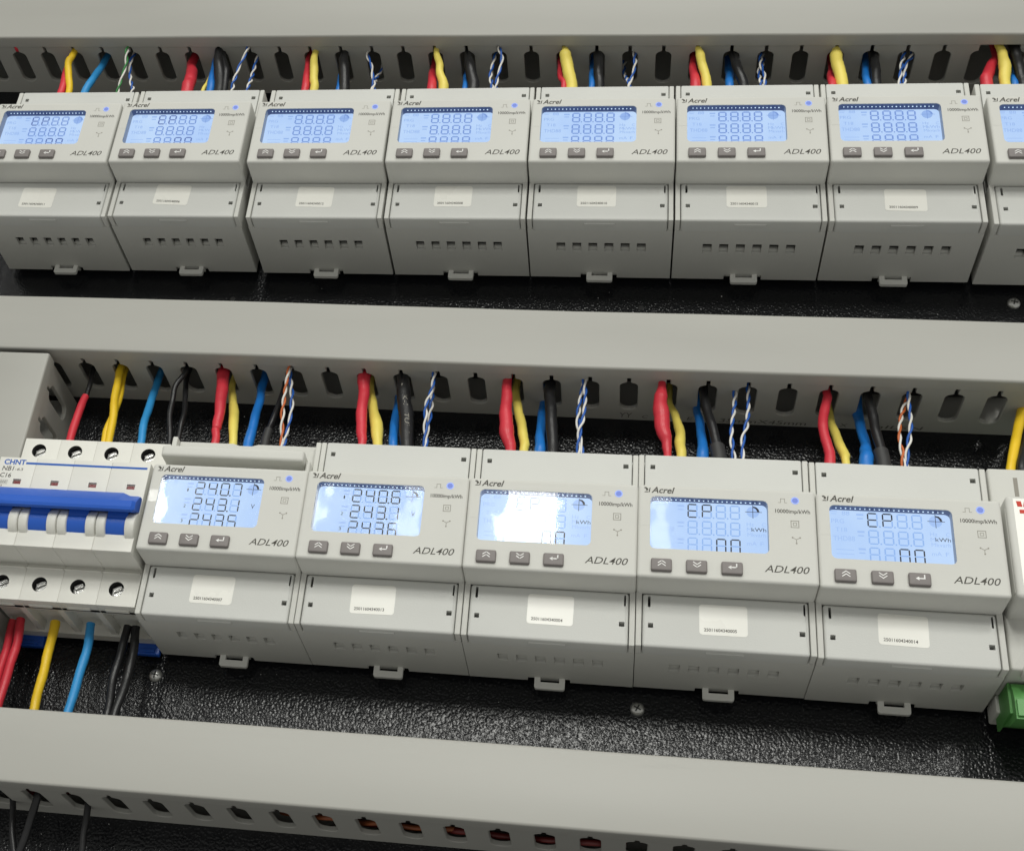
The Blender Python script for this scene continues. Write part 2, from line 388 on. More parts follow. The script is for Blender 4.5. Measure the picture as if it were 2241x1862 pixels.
# ------------------------------------------------------------------ energy meters
F, S, B, HS, HF, WM = 73.58, 56.17, 4.5, 47.0, 22.47, 75.9
SEG = {'0': 'abcdef', '1': 'bc', '2': 'abged', '3': 'abgcd', '4': 'fgbc', '5': 'afgcd', '6': 'afgecd', '7': 'abc', '8': 'abcdefg', 'E': 'afged', 'P': 'abfge', 'n': 'abcef', ' ': ''}
def seg_polys(x, z, w=4.4, h=6.9, t=.62):
    g = .10; m_ = h / 2
    def H(zc): return [(x + g + t / 2, zc), (x + g + t, zc + t / 2), (x + w - g - t, zc + t / 2), (x + w - g - t / 2, zc), (x + w - g - t, zc - t / 2), (x + g + t, zc - t / 2)]
    def Vt(xc, za, zb): return [(xc, za + g), (xc + t / 2, za + g + t / 2), (xc + t / 2, zb - g - t / 2), (xc, zb - g), (xc - t / 2, zb - g - t / 2), (xc - t / 2, za + g + t / 2)]
    return {'a': H(z + h - t / 2), 'g': H(z + m_), 'd': H(z + t / 2), 'f': Vt(x + t / 2, z + m_, z + h - t / 2), 'b': Vt(x + w - t / 2, z + m_, z + h - t / 2),
            'e': Vt(x + t / 2, z + t / 2, z + m_), 'c': Vt(x + w - t / 2, z + t / 2, z + m_)}
DL = F - 4.6                                       # distance of the LCD glass from the plate
DX = (21.6, 27.75, 33.8, 39.85); DZ = (9.0, 0.8, -7.4)
def holes_cover(zsq, zs0, zs1):
    return [rrect(5.4, 7.6, zsq, zsq + 2.2, .12, 1), rrect(68.9, 71.3, zsq, zsq + 2.2, .12, 1),
            rrect(5.2, 6.35, zs0, zs1, .5, 3), rrect(70.9, 72.05, zs0, zs1, .5, 3)]
def meter(label, x0, zc, rows, style, sticker, serial, tilt=0.0, open_top=False, marks='full', group=None):
    t = thing('energy_meter', label, 'energy meter', (x0, 0, zc + jit.uniform(-.25, .25)), (0, -tilt + jit.uniform(-.0015, .0015), jit.uniform(-.002, .002)), group)
    # base, bottom wall
    def b_base(mb):
        mb.box(.3, WM - .3, B, S - 8, -22, HS); mb.box(.3, 1.6, B, S - 8, -45, -22); mb.box(WM - 1.6, WM - .3, B, S - 8, -45, -22); mb.box(1.6, WM - 1.6, B, B + 1.5, -45, -22)
        for xa, xb in ((.12, 2.62), (WM - 2.62, WM - .12)):
            for za, zb in ((HF - 1, HS), (-HS, -HF + 1)): mb.rbox(xa, xb, S - 9, S, za, zb, .5, .45)
    part('base', 'm_base', b_base, ['case'], t)
    def b_bot(mb):
        hx = [(15.1 + 8.5 * k, 19.8 + 8.5 * k) for k in range(6)]
        outer = [(.12, B + .3), (27.6, B + .3), (27.6, 8.5), (47.2, 8.5), (47.2, B + .3), (WM - .12, B + .3), (WM - .12, S - 9.2), (.12, S - 9.2)]
        polys = [[Vector((x, d, 0)) for x, d in outer]] + [[Vector((x, d, 0)) for x, d in ((a, 28.4), (a, 36), (b_, 36), (b_, 28.4))] for a, b_ in hx]
        allp = [p for q in polys for p in q]; tri = tessellate_polygon(polys)
        for z in (-HS, -HS + 1.9): mb.add([(p.x, -p.y, z) for p in allp], [tuple(q) for q in tri])
        for q in polys:
            n = len(q); mb.add([(p.x, -p.y, -HS) for p in q] + [(p.x, -p.y, -HS + 1.9) for p in q], [(i, (i + 1) % n, n + (i + 1) % n, n + i) for i in range(n)])
    part('vented_wall', 'm_bot', b_bot, ['case'], t, smooth=False)
    def b_vent(mb):                                  # sloping ledge inside each vent
        for k in range(6):
            a = 15.2 + 8.5 * k
            mb.extr_x([(28.45, -45.4), (29.8, -44.6), (29.8, -43.2), (28.45, -43.2)], a, a + 4.5)
        mb.box(a - 1.5, a + 6, 26, 40, -43.1, -42.6, 1)  # dark sheet added inside, painted as the shade within the vent
    part('vent_ledges_shade_sheet', 'm_vent', b_vent, ['case', 'hole'], t, smooth=False)
    # terminal covers
    def b_cover(mb, low):
        za, zb = (-HS - .15, -HF - .1) if low else (HF + .1, HS + .1)
        ring = mb.rbox(2.95, WM - 2.95, S - 9, S + .02, za, zb, 1.3 if low else .8, 1.25 if low else .6, cap=False, n=4)
        sq = -38.5 if low else 39.6
        hs = holes_cover(sq, *((-29, -23.6) if low else (23.6, 29)))
        mb.face_holes(ring, [at_d(h, S + .02) for h in hs], 4.2, 0)
        if low: mb.extr_z([(30 + 16 * k / 12, S - 3.6 - 1.3 * math.sin(math.pi * k / 12)) for k in range(13)] + [(46, S - 2.8), (30, S - 2.8)], za - .55, za + .2)
    lc = part('lower_terminal_cover', 'm_lc', lambda mb: b_cover(mb, True), ['cover'], t, ang=45)
    if not open_top:
        part('upper_terminal_cover', 'm_uc', lambda mb: b_cover(mb, False), ['cover'], t, ang=45)
    else:
        def b_open(mb):
            mb.rbox(-.6, 70.6, S - .5, 66.3, 30.8, 36.9, 1.2, 1.5, n=4)
            mb.box(-.2, 70.2, S - 5, S - .5, 33.5, 36)
        o = part('upper_terminal_cover', 'm_open', b_open, ['case'], t); o['label'] = 'hinged cover standing open'
        def b_blk(mb):
            top = [(2.9, 23)] + [(WM - 2.9, 23), (WM - 2.9, 46.6), (43, 46.6), (40, 45.6), (33.5, 45.6), (30.5, 46.6), (2.9, 46.6)]
            mb.extr_d(top, S - 7.9, S - 4.5)
            mb.rbox(70.9, 73.1, S - 4.4, S + 5.5, 23, 33.5, .6, 1.2)
        part('terminal_block', 'm_blk', b_blk, ['case'], t)
    # front case with the display opening
    win = rrect(5.35, 55.75, -8.75, 16.65, 2.3, 5)
    def b_front(mb):
        ring = mb.rbox(0, WM, S - 1.2, F, -HF, HF, 1.5, 1.45, cap=False, n=5)
        mb.face_holes(ring, [at_d(win, F)], .45, 0)
    fc = part('front_case', 'm_front', b_front, ['case'], t, ang=45)
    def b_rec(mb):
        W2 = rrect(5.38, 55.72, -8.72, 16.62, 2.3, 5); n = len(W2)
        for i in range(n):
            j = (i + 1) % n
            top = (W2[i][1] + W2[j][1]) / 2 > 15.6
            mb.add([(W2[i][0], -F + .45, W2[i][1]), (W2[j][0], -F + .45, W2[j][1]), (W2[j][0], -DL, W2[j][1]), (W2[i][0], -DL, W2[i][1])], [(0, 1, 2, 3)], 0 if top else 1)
    part('display_recess', 'm_rec', b_rec, ['recess', 'recessgrey'], t, smooth=False)
    rnd = random.Random(7)
    def b_leds(mb):
        for k in range(23):
            x = 8.5 + k * 2.0; r = .30 + .14 * rnd.random()
            mb.lathe([(.01, 0), (r * .75, .12), (r, .35), (r * .75, .6), (.01, .7)], (0, 0), n=8)
            o = len(mb.v) - 40
            mb.v[o:] = [(x + vx, -(F - 2.0) + vz * .8, 16.45 + vy * .6) for vx, vy, vz in mb.v[o:]]
    part('backlight_leds', 'm_leds', b_leds, ['ledlight'], t)
    scr = part('screen', 'm_scr', lambda mb: mb.extr_d(rrect(4.6, 56.5, -10, 18, 1), DL - .5, DL), ['lcd'], t, smooth=False)
    glass = part('display_window', 'm_glass', lambda mb: mb.add(at_d(rrect(5.37, 55.73, -8.73, 16.63, 2.3, 5), F - .3), [tuple(range(24))]), ['glass'], t, smooth=False, recalc=False)
    on, off, mk = {'low': ('seg_on', 'seg_off', 'seg_faint'), 'up': ('seg_dark2', 'seg_mid', 'seg_mid2')}[style]
    for r_, row in enumerate(rows):
        for k in range(4):
            ch, dot = row[k]
            def b_dig(mb, ch=ch, dot=dot, k=k, r_=r_):
                for sname, poly in seg_polys(DX[k], DZ[r_], t=.62 if style == 'low' else .8).items():
                    mb.add(at_d(poly, DL + .05), [tuple(range(6))], 0 if sname in SEG[ch] else 1)
                if k < 3: mb.add(at_d(rrect(DX[k] + 4.75, DX[k] + 5.45, DZ[r_], DZ[r_] + .72, .1, 1), DL + .05), [tuple(range(8))], 0 if dot else 1)
            part('digit', ('dig', ch, dot, k, r_, style), b_dig, [on, off], scr, smooth=False)
    def b_marks(mb):
        d = DL + .05
        def W(s, xa, xb, za, zb, mi=0): put_text(mb, s, xa, xb, za, zb, d, mi=mi)
        if marks != 'volt':
            W('88', 11.2, 14.4, 14.2, 16.2); W('PRG', 6.6, 12, 10.3, 12.3); W('T18', 8.2, 13, 6.2, 8.2); W('THD88', 7, 16, 1.9, 4.2)
            W('Hz', 47, 50, 6.2, 8); W('C', 53.4, 55, 6.2, 8); W('M', 47, 48.9, 3.7, 5.5); W('kWh' if style == 'low' else 'kWh', 49, 55.2, 3.7, 5.5, 1 if style == 'low' else 0)
            W('Mkvarh', 47.2, 55, 1.2, 3); W('mA', 47, 51, -3, -1.2); W('F', 52.6, 54, -3, -1.2)
            mb.add(at_d(rrect(6.3, 9.3, 15.7, 16.0, .05, 1), d), [tuple(range(8))]); mb.add(at_d(rrect(6.6, 9.0, 14.6, 14.9, .05, 1), d), [tuple(range(8))])
            mb.add(at_d(rrect(8, 15.4, -2.4, -2.15, .05, 1), d), [tuple(range(8))]); mb.add(at_d(rrect(8, 15.4, -4.4, -4.15, .05, 1), d), [tuple(range(8))])
        else:
            W('V', 50, 51.8, 3.2, 5.4, 1); W('1', 17.6, 18.2, 10.6, 12.2, 1); W('2', 17.3, 18.4, 2.2, 3.8, 1); W('3', 17.3, 18.4, -5.6, -4, 1); W('B', 10.6, 12.2, 14.2, 16.4)
        for z in DZ: mb.add(at_d(rrect(17.4, 19.9, z + 3.6, z + 4.2, .1, 1), d), [tuple(range(8))])
        for z in DZ: mb.add(at_d(rrect(17.2, 20.2, z + 5.3, z + 6.2, .1, 1), d), [tuple(range(8))])
        c = circ(49.7, 13.1, 2.7, 20)
        mb.add(at_d(c, d), [tuple(range(20))])
        dk = 1
        mb.add(at_d([(49.6, 10), (49.85, 10), (49.85, 16.4), (49.6, 16.4)], d + .04), [(0, 1, 2, 3)], dk)
        mb.add(at_d([(46.4, 13), (53.6, 13), (53.6, 13.25), (46.4, 13.25)], d + .04), [(0, 1, 2, 3)], dk)
        mb.add(at_d([(49.9, 15.9), (51.2, 15.6), (52.2, 14.6), (52.6, 13.3), (51.6, 13.3), (51.2, 14.4), (50.6, 15.0), (49.9, 15.2)], d + .04), [tuple(range(8))], dk)
    part('screen_marks', ('marks', marks, style), b_marks, [mk, 'seg_on' if style == 'low' else 'seg_mid'], scr, smooth=False)
    part('film_tab', 'm_film', lambda mb: mb.extr_d(rrect(1.3, 5.2, 2.2, 8.2, .3, 2), F, F + .05), ['film' if open_top else 'case'], t, smooth=False) if not open_top else part('film_tab', 'm_film2', lambda mb: mb.extr_d(rrect(1.0, 5.2, 2.2, 8.4, .3, 2), F, F + .08), ['film'], t, smooth=False)
    # buttons
    for k, xb in enumerate((5.9, 20.75, 35.55)):
        bt = part('button', ('btn', k), lambda mb, xb=xb: mb.rbox(xb, xb + 8.9, F - .2, F + 1.7, -19.75, -14.0, .75, .6), ['button'], t)
        def b_icon(mb, xb=xb, k=k):
            d = F + 1.72; cx = xb + 4.6; cz = -16.4
            def stroke(pts, w=.36):
                for (xa, za), (xc, zc_) in zip(pts, pts[1:]):
                    dx, dz = xc - xa, zc_ - za; l = math.hypot(dx, dz); nx, nz_ = -dz / l * w / 2, dx / l * w / 2
                    ex, ez = dx / l * w / 2, dz / l * w / 2
                    mb.add(at_d([(xa + nx - ex, za + nz_ - ez), (xc + nx + ex, zc_ + nz_ + ez), (xc - nx + ex, zc_ - nz_ + ez), (xa - nx - ex, za - nz_ - ez)], d), [(0, 1, 2, 3)])
            if k < 2:
                sg = 1 if k == 0 else -1
                for off_ in (-.55, .75): stroke([(cx - 1.5, cz + off_ - .55 * sg), (cx, cz + off_ + .55 * sg), (cx + 1.5, cz + off_ - .55 * sg)])
            else:
                stroke([(cx + 1.7, cz + 1.2), (cx + 1.7, cz - .3), (cx - .6, cz - .3)], .5)
                mb.add(at_d([(cx - 1.9, cz - .3), (cx - .5, cz + .55), (cx - .5, cz - 1.15)], d), [(0, 1, 2)])
        part('button_icon', ('icon', k), b_icon, ['printwhite'], bt, smooth=False)
    # print on the front
    def b_brand(mb):
        d = F + .04
        put_text(mb, 'Acrel', 5.7, 15.9, 18.2, 21.3, d, .28, .02)
        mb.add(at_d([(2.5, 20.9), (3.4, 21), (4.3, 20.2), (4.3, 19.5), (3.6, 19.2), (3.2, 19.7), (3.4, 20.3), (2.8, 20.2)], d), [tuple(range(8))])
        mb.add(at_d([(4.5, 18.5), (5.0, 18.5), (5.35, 20.9), (4.85, 20.6)], d), [(0, 1, 2, 3)])
        mb.add(at_d([(2.5, 18.4), (4.4, 18.4), (4.4, 18.8), (3.2, 18.9)], d), [(0, 1, 2, 3)])
    part('brand_print', 'm_brand', b_brand, ['print'], fc, smooth=False)
    part('model_print', 'm_model', lambda mb: put_text(mb, 'ADL400', 53.5, 72.1, -17.3, -14.0, F + .04, .30, .004), ['print'], fc, smooth=False)
    part('constant_print', 'm_const', lambda mb: put_text(mb, '10000imp/kWh', 58.8, 73.4, 10.5, 12.95, F + .04, 0, .015), ['print'], fc, smooth=False)
    def b_sym(mb):
        d = F + .04
        def bar(xa, xb, za, zb): mb.add(at_d([(xa, za), (xb, za), (xb, zb), (xa, zb)], d), [(0, 1, 2, 3)])
        w = .22
        bar(60.1, 61.1, 16, 16 + w); bar(61.1, 61.1 + w, 16, 18.1); bar(61.1, 63, 18.1 - w, 18.1); bar(63 - w, 63, 16, 18.1); bar(63, 63.9, 16, 16 + w)
        for q, e in ((0, .28), (.95, .22)):
            xa, xb, za, zb = 65.1 + q, 68.6 - q, 4.2 + q, 7.6 - q
            bar(xa, xb, za, za + e); bar(xa, xb, zb - e, zb); bar(xa, xa + e, za, zb); bar(xb - e, xb, za, zb)
        for an in (-90, 30, 150):
            a = math.radians(an); cx, cz = 67.2, -1.4; ex, ez = cx + 1.8 * math.cos(a), cz + 1.8 * math.sin(a); nx, nz_ = -math.sin(a) * .13, math.cos(a) * .13
            mb.add(at_d([(cx + nx, cz + nz_), (cx - nx, cz - nz_), (ex - nx, ez - nz_), (ex + nx, ez + nz_)], d), [(0, 1, 2, 3)])
            mb.add(at_d(circ(ex, ez, .38, 10), d + .01), [tuple(range(10))])
    part('symbol_print', 'm_sym', b_sym, ['printlight'], fc, smooth=False)
    def b_led(mb):
        mb.lathe([(1.75, F - .1), (1.75, F + .12), (1.3, F + .16), (1.2, F - .05)], (67.3, 17.3), mi=0)
        mb.lathe([(1.25, F - .1), (1.2, F + .2), (.8, F + .5), (.1, F + .62)], (67.3, 17.3), mi=1)
    part('pulse_led', 'm_led', b_led, ['pulse2', 'pulse'], t)
    if sticker:
        cx, cz, an = sticker
        def b_st(mb):
            ca, sa = math.cos(math.radians(an)), math.sin(math.radians(an))
            mb.extr_d([(cx + x * ca - z * sa, cz + x * sa + z * ca) for x, z in rrect(-10.15, 10.15, -7, 7, 1.4, 4)], S + .0, S + .14)
        st = part('serial_sticker', ('st', serial), b_st, ['sticker'], lc, smooth=False)
        def b_sn(mb):
            o = len(mb.v); put_text(mb, serial, -8.2, 5.6, -5.4, -3.9, S + .18, 0, .014)
            ca, sa = math.cos(math.radians(an)), math.sin(math.radians(an))
            mb.v[o:] = [(cx + x * ca - z * sa, y, cz + x * sa + z * ca) for x, y, z in mb.v[o:]]
        st2 = part('serial_print', ('sn', serial), b_sn, ['print'], lc, smooth=False)
    def b_clip(mb):
        outer = rrect(30.9, 44.9, -52.4, -45.2, 1.1, 3)
        for d in (7.4, 9.4):
            polys = [[Vector((x, z, 0)) for x, z in outer], [Vector((x, z, 0)) for x, z in ((33.6, -49.2), (33.6, -46.9), (42.3, -46.9), (42.3, -49.2))]]
            allp = [p for q in polys for p in q]
            mb.add([(p.x, -d, p.y) for p in allp], [tuple(q) for q in tessellate_polygon(polys)])
        for q in polys:
            n = len(q); mb.add([(p.x, -7.4, p.y) for p in q] + [(p.x, -9.4, p.y) for p in q], [(i, (i + 1) % n, n + (i + 1) % n, n + i) for i in range(n)])
        mb.box(28.9, 30.9, 6.4, 8.4, -46.2, -44.7); mb.box(44.9, 46.7, 6.4, 8.4, -46.2, -44.7); mb.box(31.2, 44.6, 3, 7.4, -46, -45.3)
    part('rail_clip', 'm_clip', b_clip, ['clip'], t, ang=50)
    return t
jit = random.Random(11)
def rows3(a, b_, c):
    out = []
    for s in (a, b_, c):
        r_ = []
        for ch in s:
            if ch == '.': r_[-1] = (r_[-1][0], True)
            else: r_.append((ch, False))
        out.append(r_)
    return out
EP = rows3('EP  ', '    ', '  nn'); EPU = rows3('EP  ', '    ', '  nn')
lowrow = 'meters of the lower row'; uprow = 'meters of the upper row'
SN = '250116043400'
LOW = ((0, rows3('240.7', '243.1', '2435'), 'volt', (35.2, -33.1, -.5), '07', 'grey energy meter reading 240.7 243.1 with its top terminal cover open'),
       (1, rows3('240.6', '243.1', '2436'), 'volt', (35.0, -33.2, .8), '13', 'grey energy meter reading 240.6 between the open-cover and the glaring one'),
       (2, EP, 'full', (38.9, -32.8, -.6), '04', 'grey energy meter with washed-out glaring white display'),
       (3, EP, 'full', (37.3, -33.3, .2), '05', 'grey energy meter showing EP beside the one with the glaring display'),
       (4, EP, 'full', (35.3, -32.4, -1.2), '14', 'grey energy meter showing EP next to the green-terminal power supply'))
for i, rw, mk, st, sn, lab in LOW:
    meter(lab, 76 * i, .00214 * (76 * i + 38 - 190), rw, 'low', st, SN + sn, .00214, i == 0, mk, lowrow)
UPP = ((-144.4, (32.5, -33.9, -1.5), '11', 'upper grey energy meter with the thin green-white twisted pair'),
       (-67.2, (35.2, -31.8, -2.5), '06', 'upper grey energy meter, sixth over from the broken duct slot'),
       (12.9, (37.2, -32.6, -1.0), '12', 'upper grey energy meter, fifth over from the broken duct slot'),
       (89.9, (36.4, -31.9, 0), '08', 'upper grey energy meter, fourth over from the broken duct slot'),
       (166.4, (36.0, -31.5, 0), '10', 'upper grey energy meter, third over from the broken duct slot'),
       (243.1, (36.2, -31.4, 0), '15', 'upper grey energy meter, second over from the broken duct slot'),
       (319.8, (37.7, -33.2, -1), '09', 'upper grey energy meter, first over from the broken duct slot'),
       (398.0, None, '', 'upper grey energy meter under the broken slot of the duct'))
for i, (x0, st, sn, lab) in enumerate(UPP):
    meter(lab, x0, 232.85 + .0041 * (x0 + 38 - 190) - (1.2 if i == 7 else 0), EPU if i < 2 else rows3('    ', '    ', '    '), 'up', st, SN + sn, .0041, False, 'full', uprow)

# ------------------------------------------------------------------ circuit breaker
PW = 19.4; MX = -79.9
cb = thing('circuit_breaker', 'white four-pole circuit breaker with one long blue handle bar', 'circuit breaker', (MX, 0, 0))
FD, SD = 71.0, 50.3
for k in range(4):
    xa, xb = k * PW + .02, (k + 1) * PW - .02
    def b_pole(mb):
        w = PW - .04
        mb.box(0, w, 9.5, 41, -37.5, 44.5)                                   # core
        # rear lower lip
        mb.box(0, w, 6, 12.2, -43, -37.5)
        mb.box(w - 3.2, w, 12.2, 40, -42, -37.5)                              # rib between the wire entries
        # wire guard over the entry
        mb.extr_x([(27, -37.6), (40.6, -42.2), (43.5, -42.2), (43.5, -37.6)], 0, w)
        # shoulders with the screw openings
        for za, zb, hz, hx in ((23.2, 45.3, 38.4, 8.7), (-42.2, -23.7, -33.7, 8.4)):
            ring = mb.rbox(0, w, 41, SD, za, zb, .25, .22, cap=False)
            mb.face_holes(ring, [at_d(circ(hx, hz, 3.75, 24), SD)], 8.5, 0, 1)
        # front block with indicator opening
        ring = mb.rbox(0, w, SD - 4, FD, -23.6, 23.2, .4, .35, cap=False)
        mb.face_holes(ring, [at_d([(9.8, 8.7), (13.9, 8.7), (13.9, 11.4), (9.8, 11.4)], FD)], 1.2, 0)
        mb.box(9, 14.6, FD - 2.4, FD - 1.15, 8.2, 11.9)
        # fillet under the front block
        mb.extr_x([(SD - .2, -26.2)] + [(SD + 2.6 - 2.6 * math.sin(math.radians(a)), -26.2 + 2.6 - 2.6 * math.cos(math.radians(a)) + .0) for a in (90, 68, 45, 22, 0)][::-1] + [(SD - .2, -23.4)], .3, w - .3)
        mb.rbox(3.4, 15, 43.5, 45.4, -42.8, -42.15, .1, .1)
    po = part('pole', 'mcb_pole', b_pole, ['mcb', 'hole'], cb); po.location = (xa * U, 0, 0)
    for hz, hx in ((38.4, 8.7), (-33.7, 8.4)):
        def b_scr(mb, hz=hz, hx=hx):
            mb.lathe([(3.6, 41.2), (3.6, 45.6), (3.3, 46.2), (.1, 46.2)], (hx, hz), n=20)
            c, s_ = math.cos(.45), math.sin(.45)
            for za, zb in ((-2.4, -.55), (.55, 2.4)):
                mb.extr_d([(hx + x * c - z * s_, hz + x * s_ + z * c) for x, z in ((-2.2, za), (2.2, za), (2.2, zb), (-2.2, zb))], 46.15, 47.2)
        part('terminal_screw', ('mcb_scr', hz), b_scr, ['screwmetal'], po)
    part('indicator', 'mcb_ind', lambda mb: mb.box(10, 13.7, FD - 1.15, FD - .7, 8.75, 10.75), ['red_window'], po, smooth=False)
    def b_drum(mb):
        pr = [(64, -17)] + [(66 + 8.0 * math.cos(math.radians(a)), -8.8 + 8.2 * math.sin(math.radians(a))) for a in range(-80, 81, 10)] + [(64, 0)]
        mb.extr_x(pr, 4.9, 14.7)
        mb.extr_x([(70, -8.2), (74.4, -7.9), (75.2, -3), (70, -3)], 5.3, 15.1)
    part('toggle', 'mcb_drum', b_drum, ['blue'], po, ang=25)
    for xc, xw in ((.5, 4.5), (14.6, 4.7)):
        def b_cheek(mb, xc=xc, xw=xw):
            pr = [(68, -17.6)] + [(67.6 + 7.8 * math.cos(math.radians(a)), -10.2 + 7.3 * math.sin(math.radians(a))) for a in range(-82, 83, 8)] + [(68, -3.1)]
            rings = []
            for x, i in ((xc, .5), (xc + .15, .2), (xc + .5, 0), (xc + xw - .5, 0), (xc + xw - .15, .2), (xc + xw, .5)):
                rings.append([(x, -(d - i), z + (i if z < -10.2 else -i)) for d, z in pr])
            mb.loft(rings)
        part('toggle_cheek', ('cheek', xc), b_cheek, ['mcb'], po)
def b_bar(mb):
    pr = [(72.2, -4.2), (79.2, -7.0), (80.4, -6.4), (80.8, -5.0), (80.2, -1.6), (76, 3.6), (74.2, 5.2), (72.2, 5.2)]
    mb.extr_x(pr, -8, 68.5)
    mb.loft([[(68.5, -d, z) for d, z in pr], [(72.2, -d, z - (1.5 if z > 0 else 0)) for d, z in pr], [(76.2, -d, z - (1.5 if z > 0 else 0)) for d, z in pr], [(77.6, -min(d, 79), z * .75 - .6) for d, z in pr]])
    for k in range(4): mb.box(k * PW + 5.6, k * PW + 14.8, 70.5, 74.5, -5, -3.4)
part('handle_bar', 'mcb_bar', b_bar, ['blue'], cb, ang=25)
def b_mp(mb):
    d = FD + .05
    put_text(mb, 'CHNT', 2.7, 13.9, 19.1, 22.0, d, 0, .03, 1)
    mb.add(at_d([(14.1, 19.6), (76.3, 19.6), (76.3, 20.7), (14.1, 20.7)], d), [(0, 1, 2, 3)], 1)
    put_text(mb, 'NB1', 2.6, 8.6, 15.8, 18.2, d, .1, .008); put_text(mb, '-63', 9.2, 13.4, 16.0, 17.4, d, .1)
    put_text(mb, 'C16', 2.4, 8.1, 12.1, 14.5, d, .1, .008)
    put_text(mb, '6000', 2.4, 6.6, 8.9, 10.2, d); put_text(mb, '3', 4, 4.8, 6.9, 8, d)
    for za, zb in ((8.5, 8.6), (10.5, 10.6)): mb.add(at_d([(2, za), (7, za), (7, zb), (2, zb)], d), [(0, 1, 2, 3)])
    for xa in (2, 6.95): mb.add(at_d([(xa, 8.5), (xa + .1, 8.5), (xa + .1, 10.6), (xa, 10.6)], d), [(0, 1, 2, 3)])
part('front_print', 'mcb_print', b_mp, ['print', 'printblue'], cb, smooth=False)
for xa in (5.2, 66.3):
    def b_bclip(mb, xa=xa):
        mb.rbox(xa, xa + 12.5, 3.2, 5.9, -48.5, -40.5, .8, .5); mb.rbox(xa + 2, xa + 10, 5.9, 7, -47.5, -46, .3, .3)
    part('rail_clip', ('mcb_clip', xa), b_bclip, ['blue'], cb)

# ------------------------------------------------------------------ power supply at the right end
ps = thing('power_supply', 'pale power supply with green screw terminals beside the end meter', 'power supply', (381.8, 0, .4))
def b_ps(mb):
    mb.rbox(.2, 54, 5, 50.5, -44.5, 50.6, 1.2, 1.2); mb.rbox(0.2, 54, 5, 20, -52.5, -44.5, .8, .6)
    mb.rbox(.3, 53.5, 40, 73.2, -22, 25.4, 2.2, 2.0, n=5)
    mb.rbox(.1, 1.6, 20, 71, -19, 20, .3, .3); 
    mb.rbox(5, 10, 45, 51.2, -47, -42, 1.4, .8)
part('housing', 'ps_h', b_ps, ['case'], ps)
part('slot', 'ps_slot', lambda mb: mb.box(10.8, 12.6, 50.4, 50.6, 36, 46), ['printlight'], ps, smooth=False)
lb = part('face_label', 'ps_lab', lambda mb: mb.extr_d([(3.2, -20), (5, -21.5), (50, -21.5), (50, 23.6), (3.2, 23.6)], 73.1, 73.3), ['sticker'], ps, smooth=False)
def b_pst(mb):
    put_text(mb, 'Acrel', 8.4, 20, 19.4, 22.2, 73.36, 0, .02, 0)
    put_text(mb, 'OUT DC 24V', 6.6, 8.6, -8, 10.5, 73.36, 0, .01, 0, True)
    mb.add(at_d([(4.4, 22.4), (6.4, 22.4), (6.8, 19.8), (4.8, 19.8)], 73.36), [(0, 1, 2, 3)], 1); mb.add(at_d([(7, 19.8), (7.6, 19.8), (7.6, 22.4)], 73.36), [(0, 1, 2)], 1)
    mb.add(at_d([(5.4, 16.6), (14, 16.6), (14, 18.4), (5.4, 18.4)], 73.36), [(0, 1, 2, 3)], 1)
part('face_print', 'ps_pr', b_pst, ['printblack', 'printred'], lb, smooth=False)
def b_grn(mb):
    for k in range(4):
        xa = 2.6 + 11 * k
        mb.extr_x([(12, -45), (12, -56), (30, -61.5), (41, -62), (41, -53), (38, -46), (20, -44.8)], xa, xa + 10.7)
        mb.box(xa + .6, xa + 10, 41, 42.4, -61, -54)
    mb.box(1.6, 2.6, 12, 36, -58, -45)
part('terminal_block', 'ps_g', b_grn, ['green'], ps, ang=25)
part('terminal_block', 'ps_g2', lambda mb: mb.rbox(5, 50, 22, 42, 50.4, 53.2, 1, 1), ['green'], ps)

# ------------------------------------------------------------------ screws in the plate
for x, z, lab in ((418.7, 177.2, 'pan head screw in the black plate below the upper meters'), (-2.5, -57, 'pan head screw under the open-cover meter beside the black wires'), (230.3, -55.7, 'pan head screw in the black plate below the meter beside the glaring one')):
    t = thing('screw', lab, 'screw', (x, 0, z), (0, random.random() * 1.2, 0), 'plate screws')
    part('head', 'scr_h', lambda mb: mb.lathe([(3.3, .02), (3.3, .6), (3.0, 1.3), (2.2, 1.9), (1.2, 2.2), (.05, 2.3)], (0, 0)), ['screwmetal'], t)
    def b_rc(mb):
        for a in (0, 90):
            ca, sa = math.cos(math.radians(a)), math.sin(math.radians(a))
            q = [(-1.7, -.3), (1.7, -.3), (1.7, .3), (-1.7, .3)]
            mb.extr_d([(x_ * ca - z_ * sa, x_ * sa + z_ * ca) for x_, z_ in q], 1.5, 2.32)
    part('recess_shade_cross', 'scr_c', b_rc, ['hole'], t, smooth=False)  # solid dark cross, the shade of a recess put into its colour
for x, z in ((-3.9, 169.4), (227.5, 169.5)):
    tag(part('drilled_hole', 'drill', lambda mb: mb.lathe([(1.6, .02), (1.5, .05), (.1, .06)], (0, 0)), ['hole']), 'small drilled hole in the black plate between the rows', 'hole', 'drilled holes in the plate')
hs_ = [o for o in bpy.data.objects if o.name.startswith('drilled_hole')]
for o, (x, z) in zip(hs_, ((-3.9, 169.4), (227.5, 169.5))): o.location = (x * U, 0, z * U)

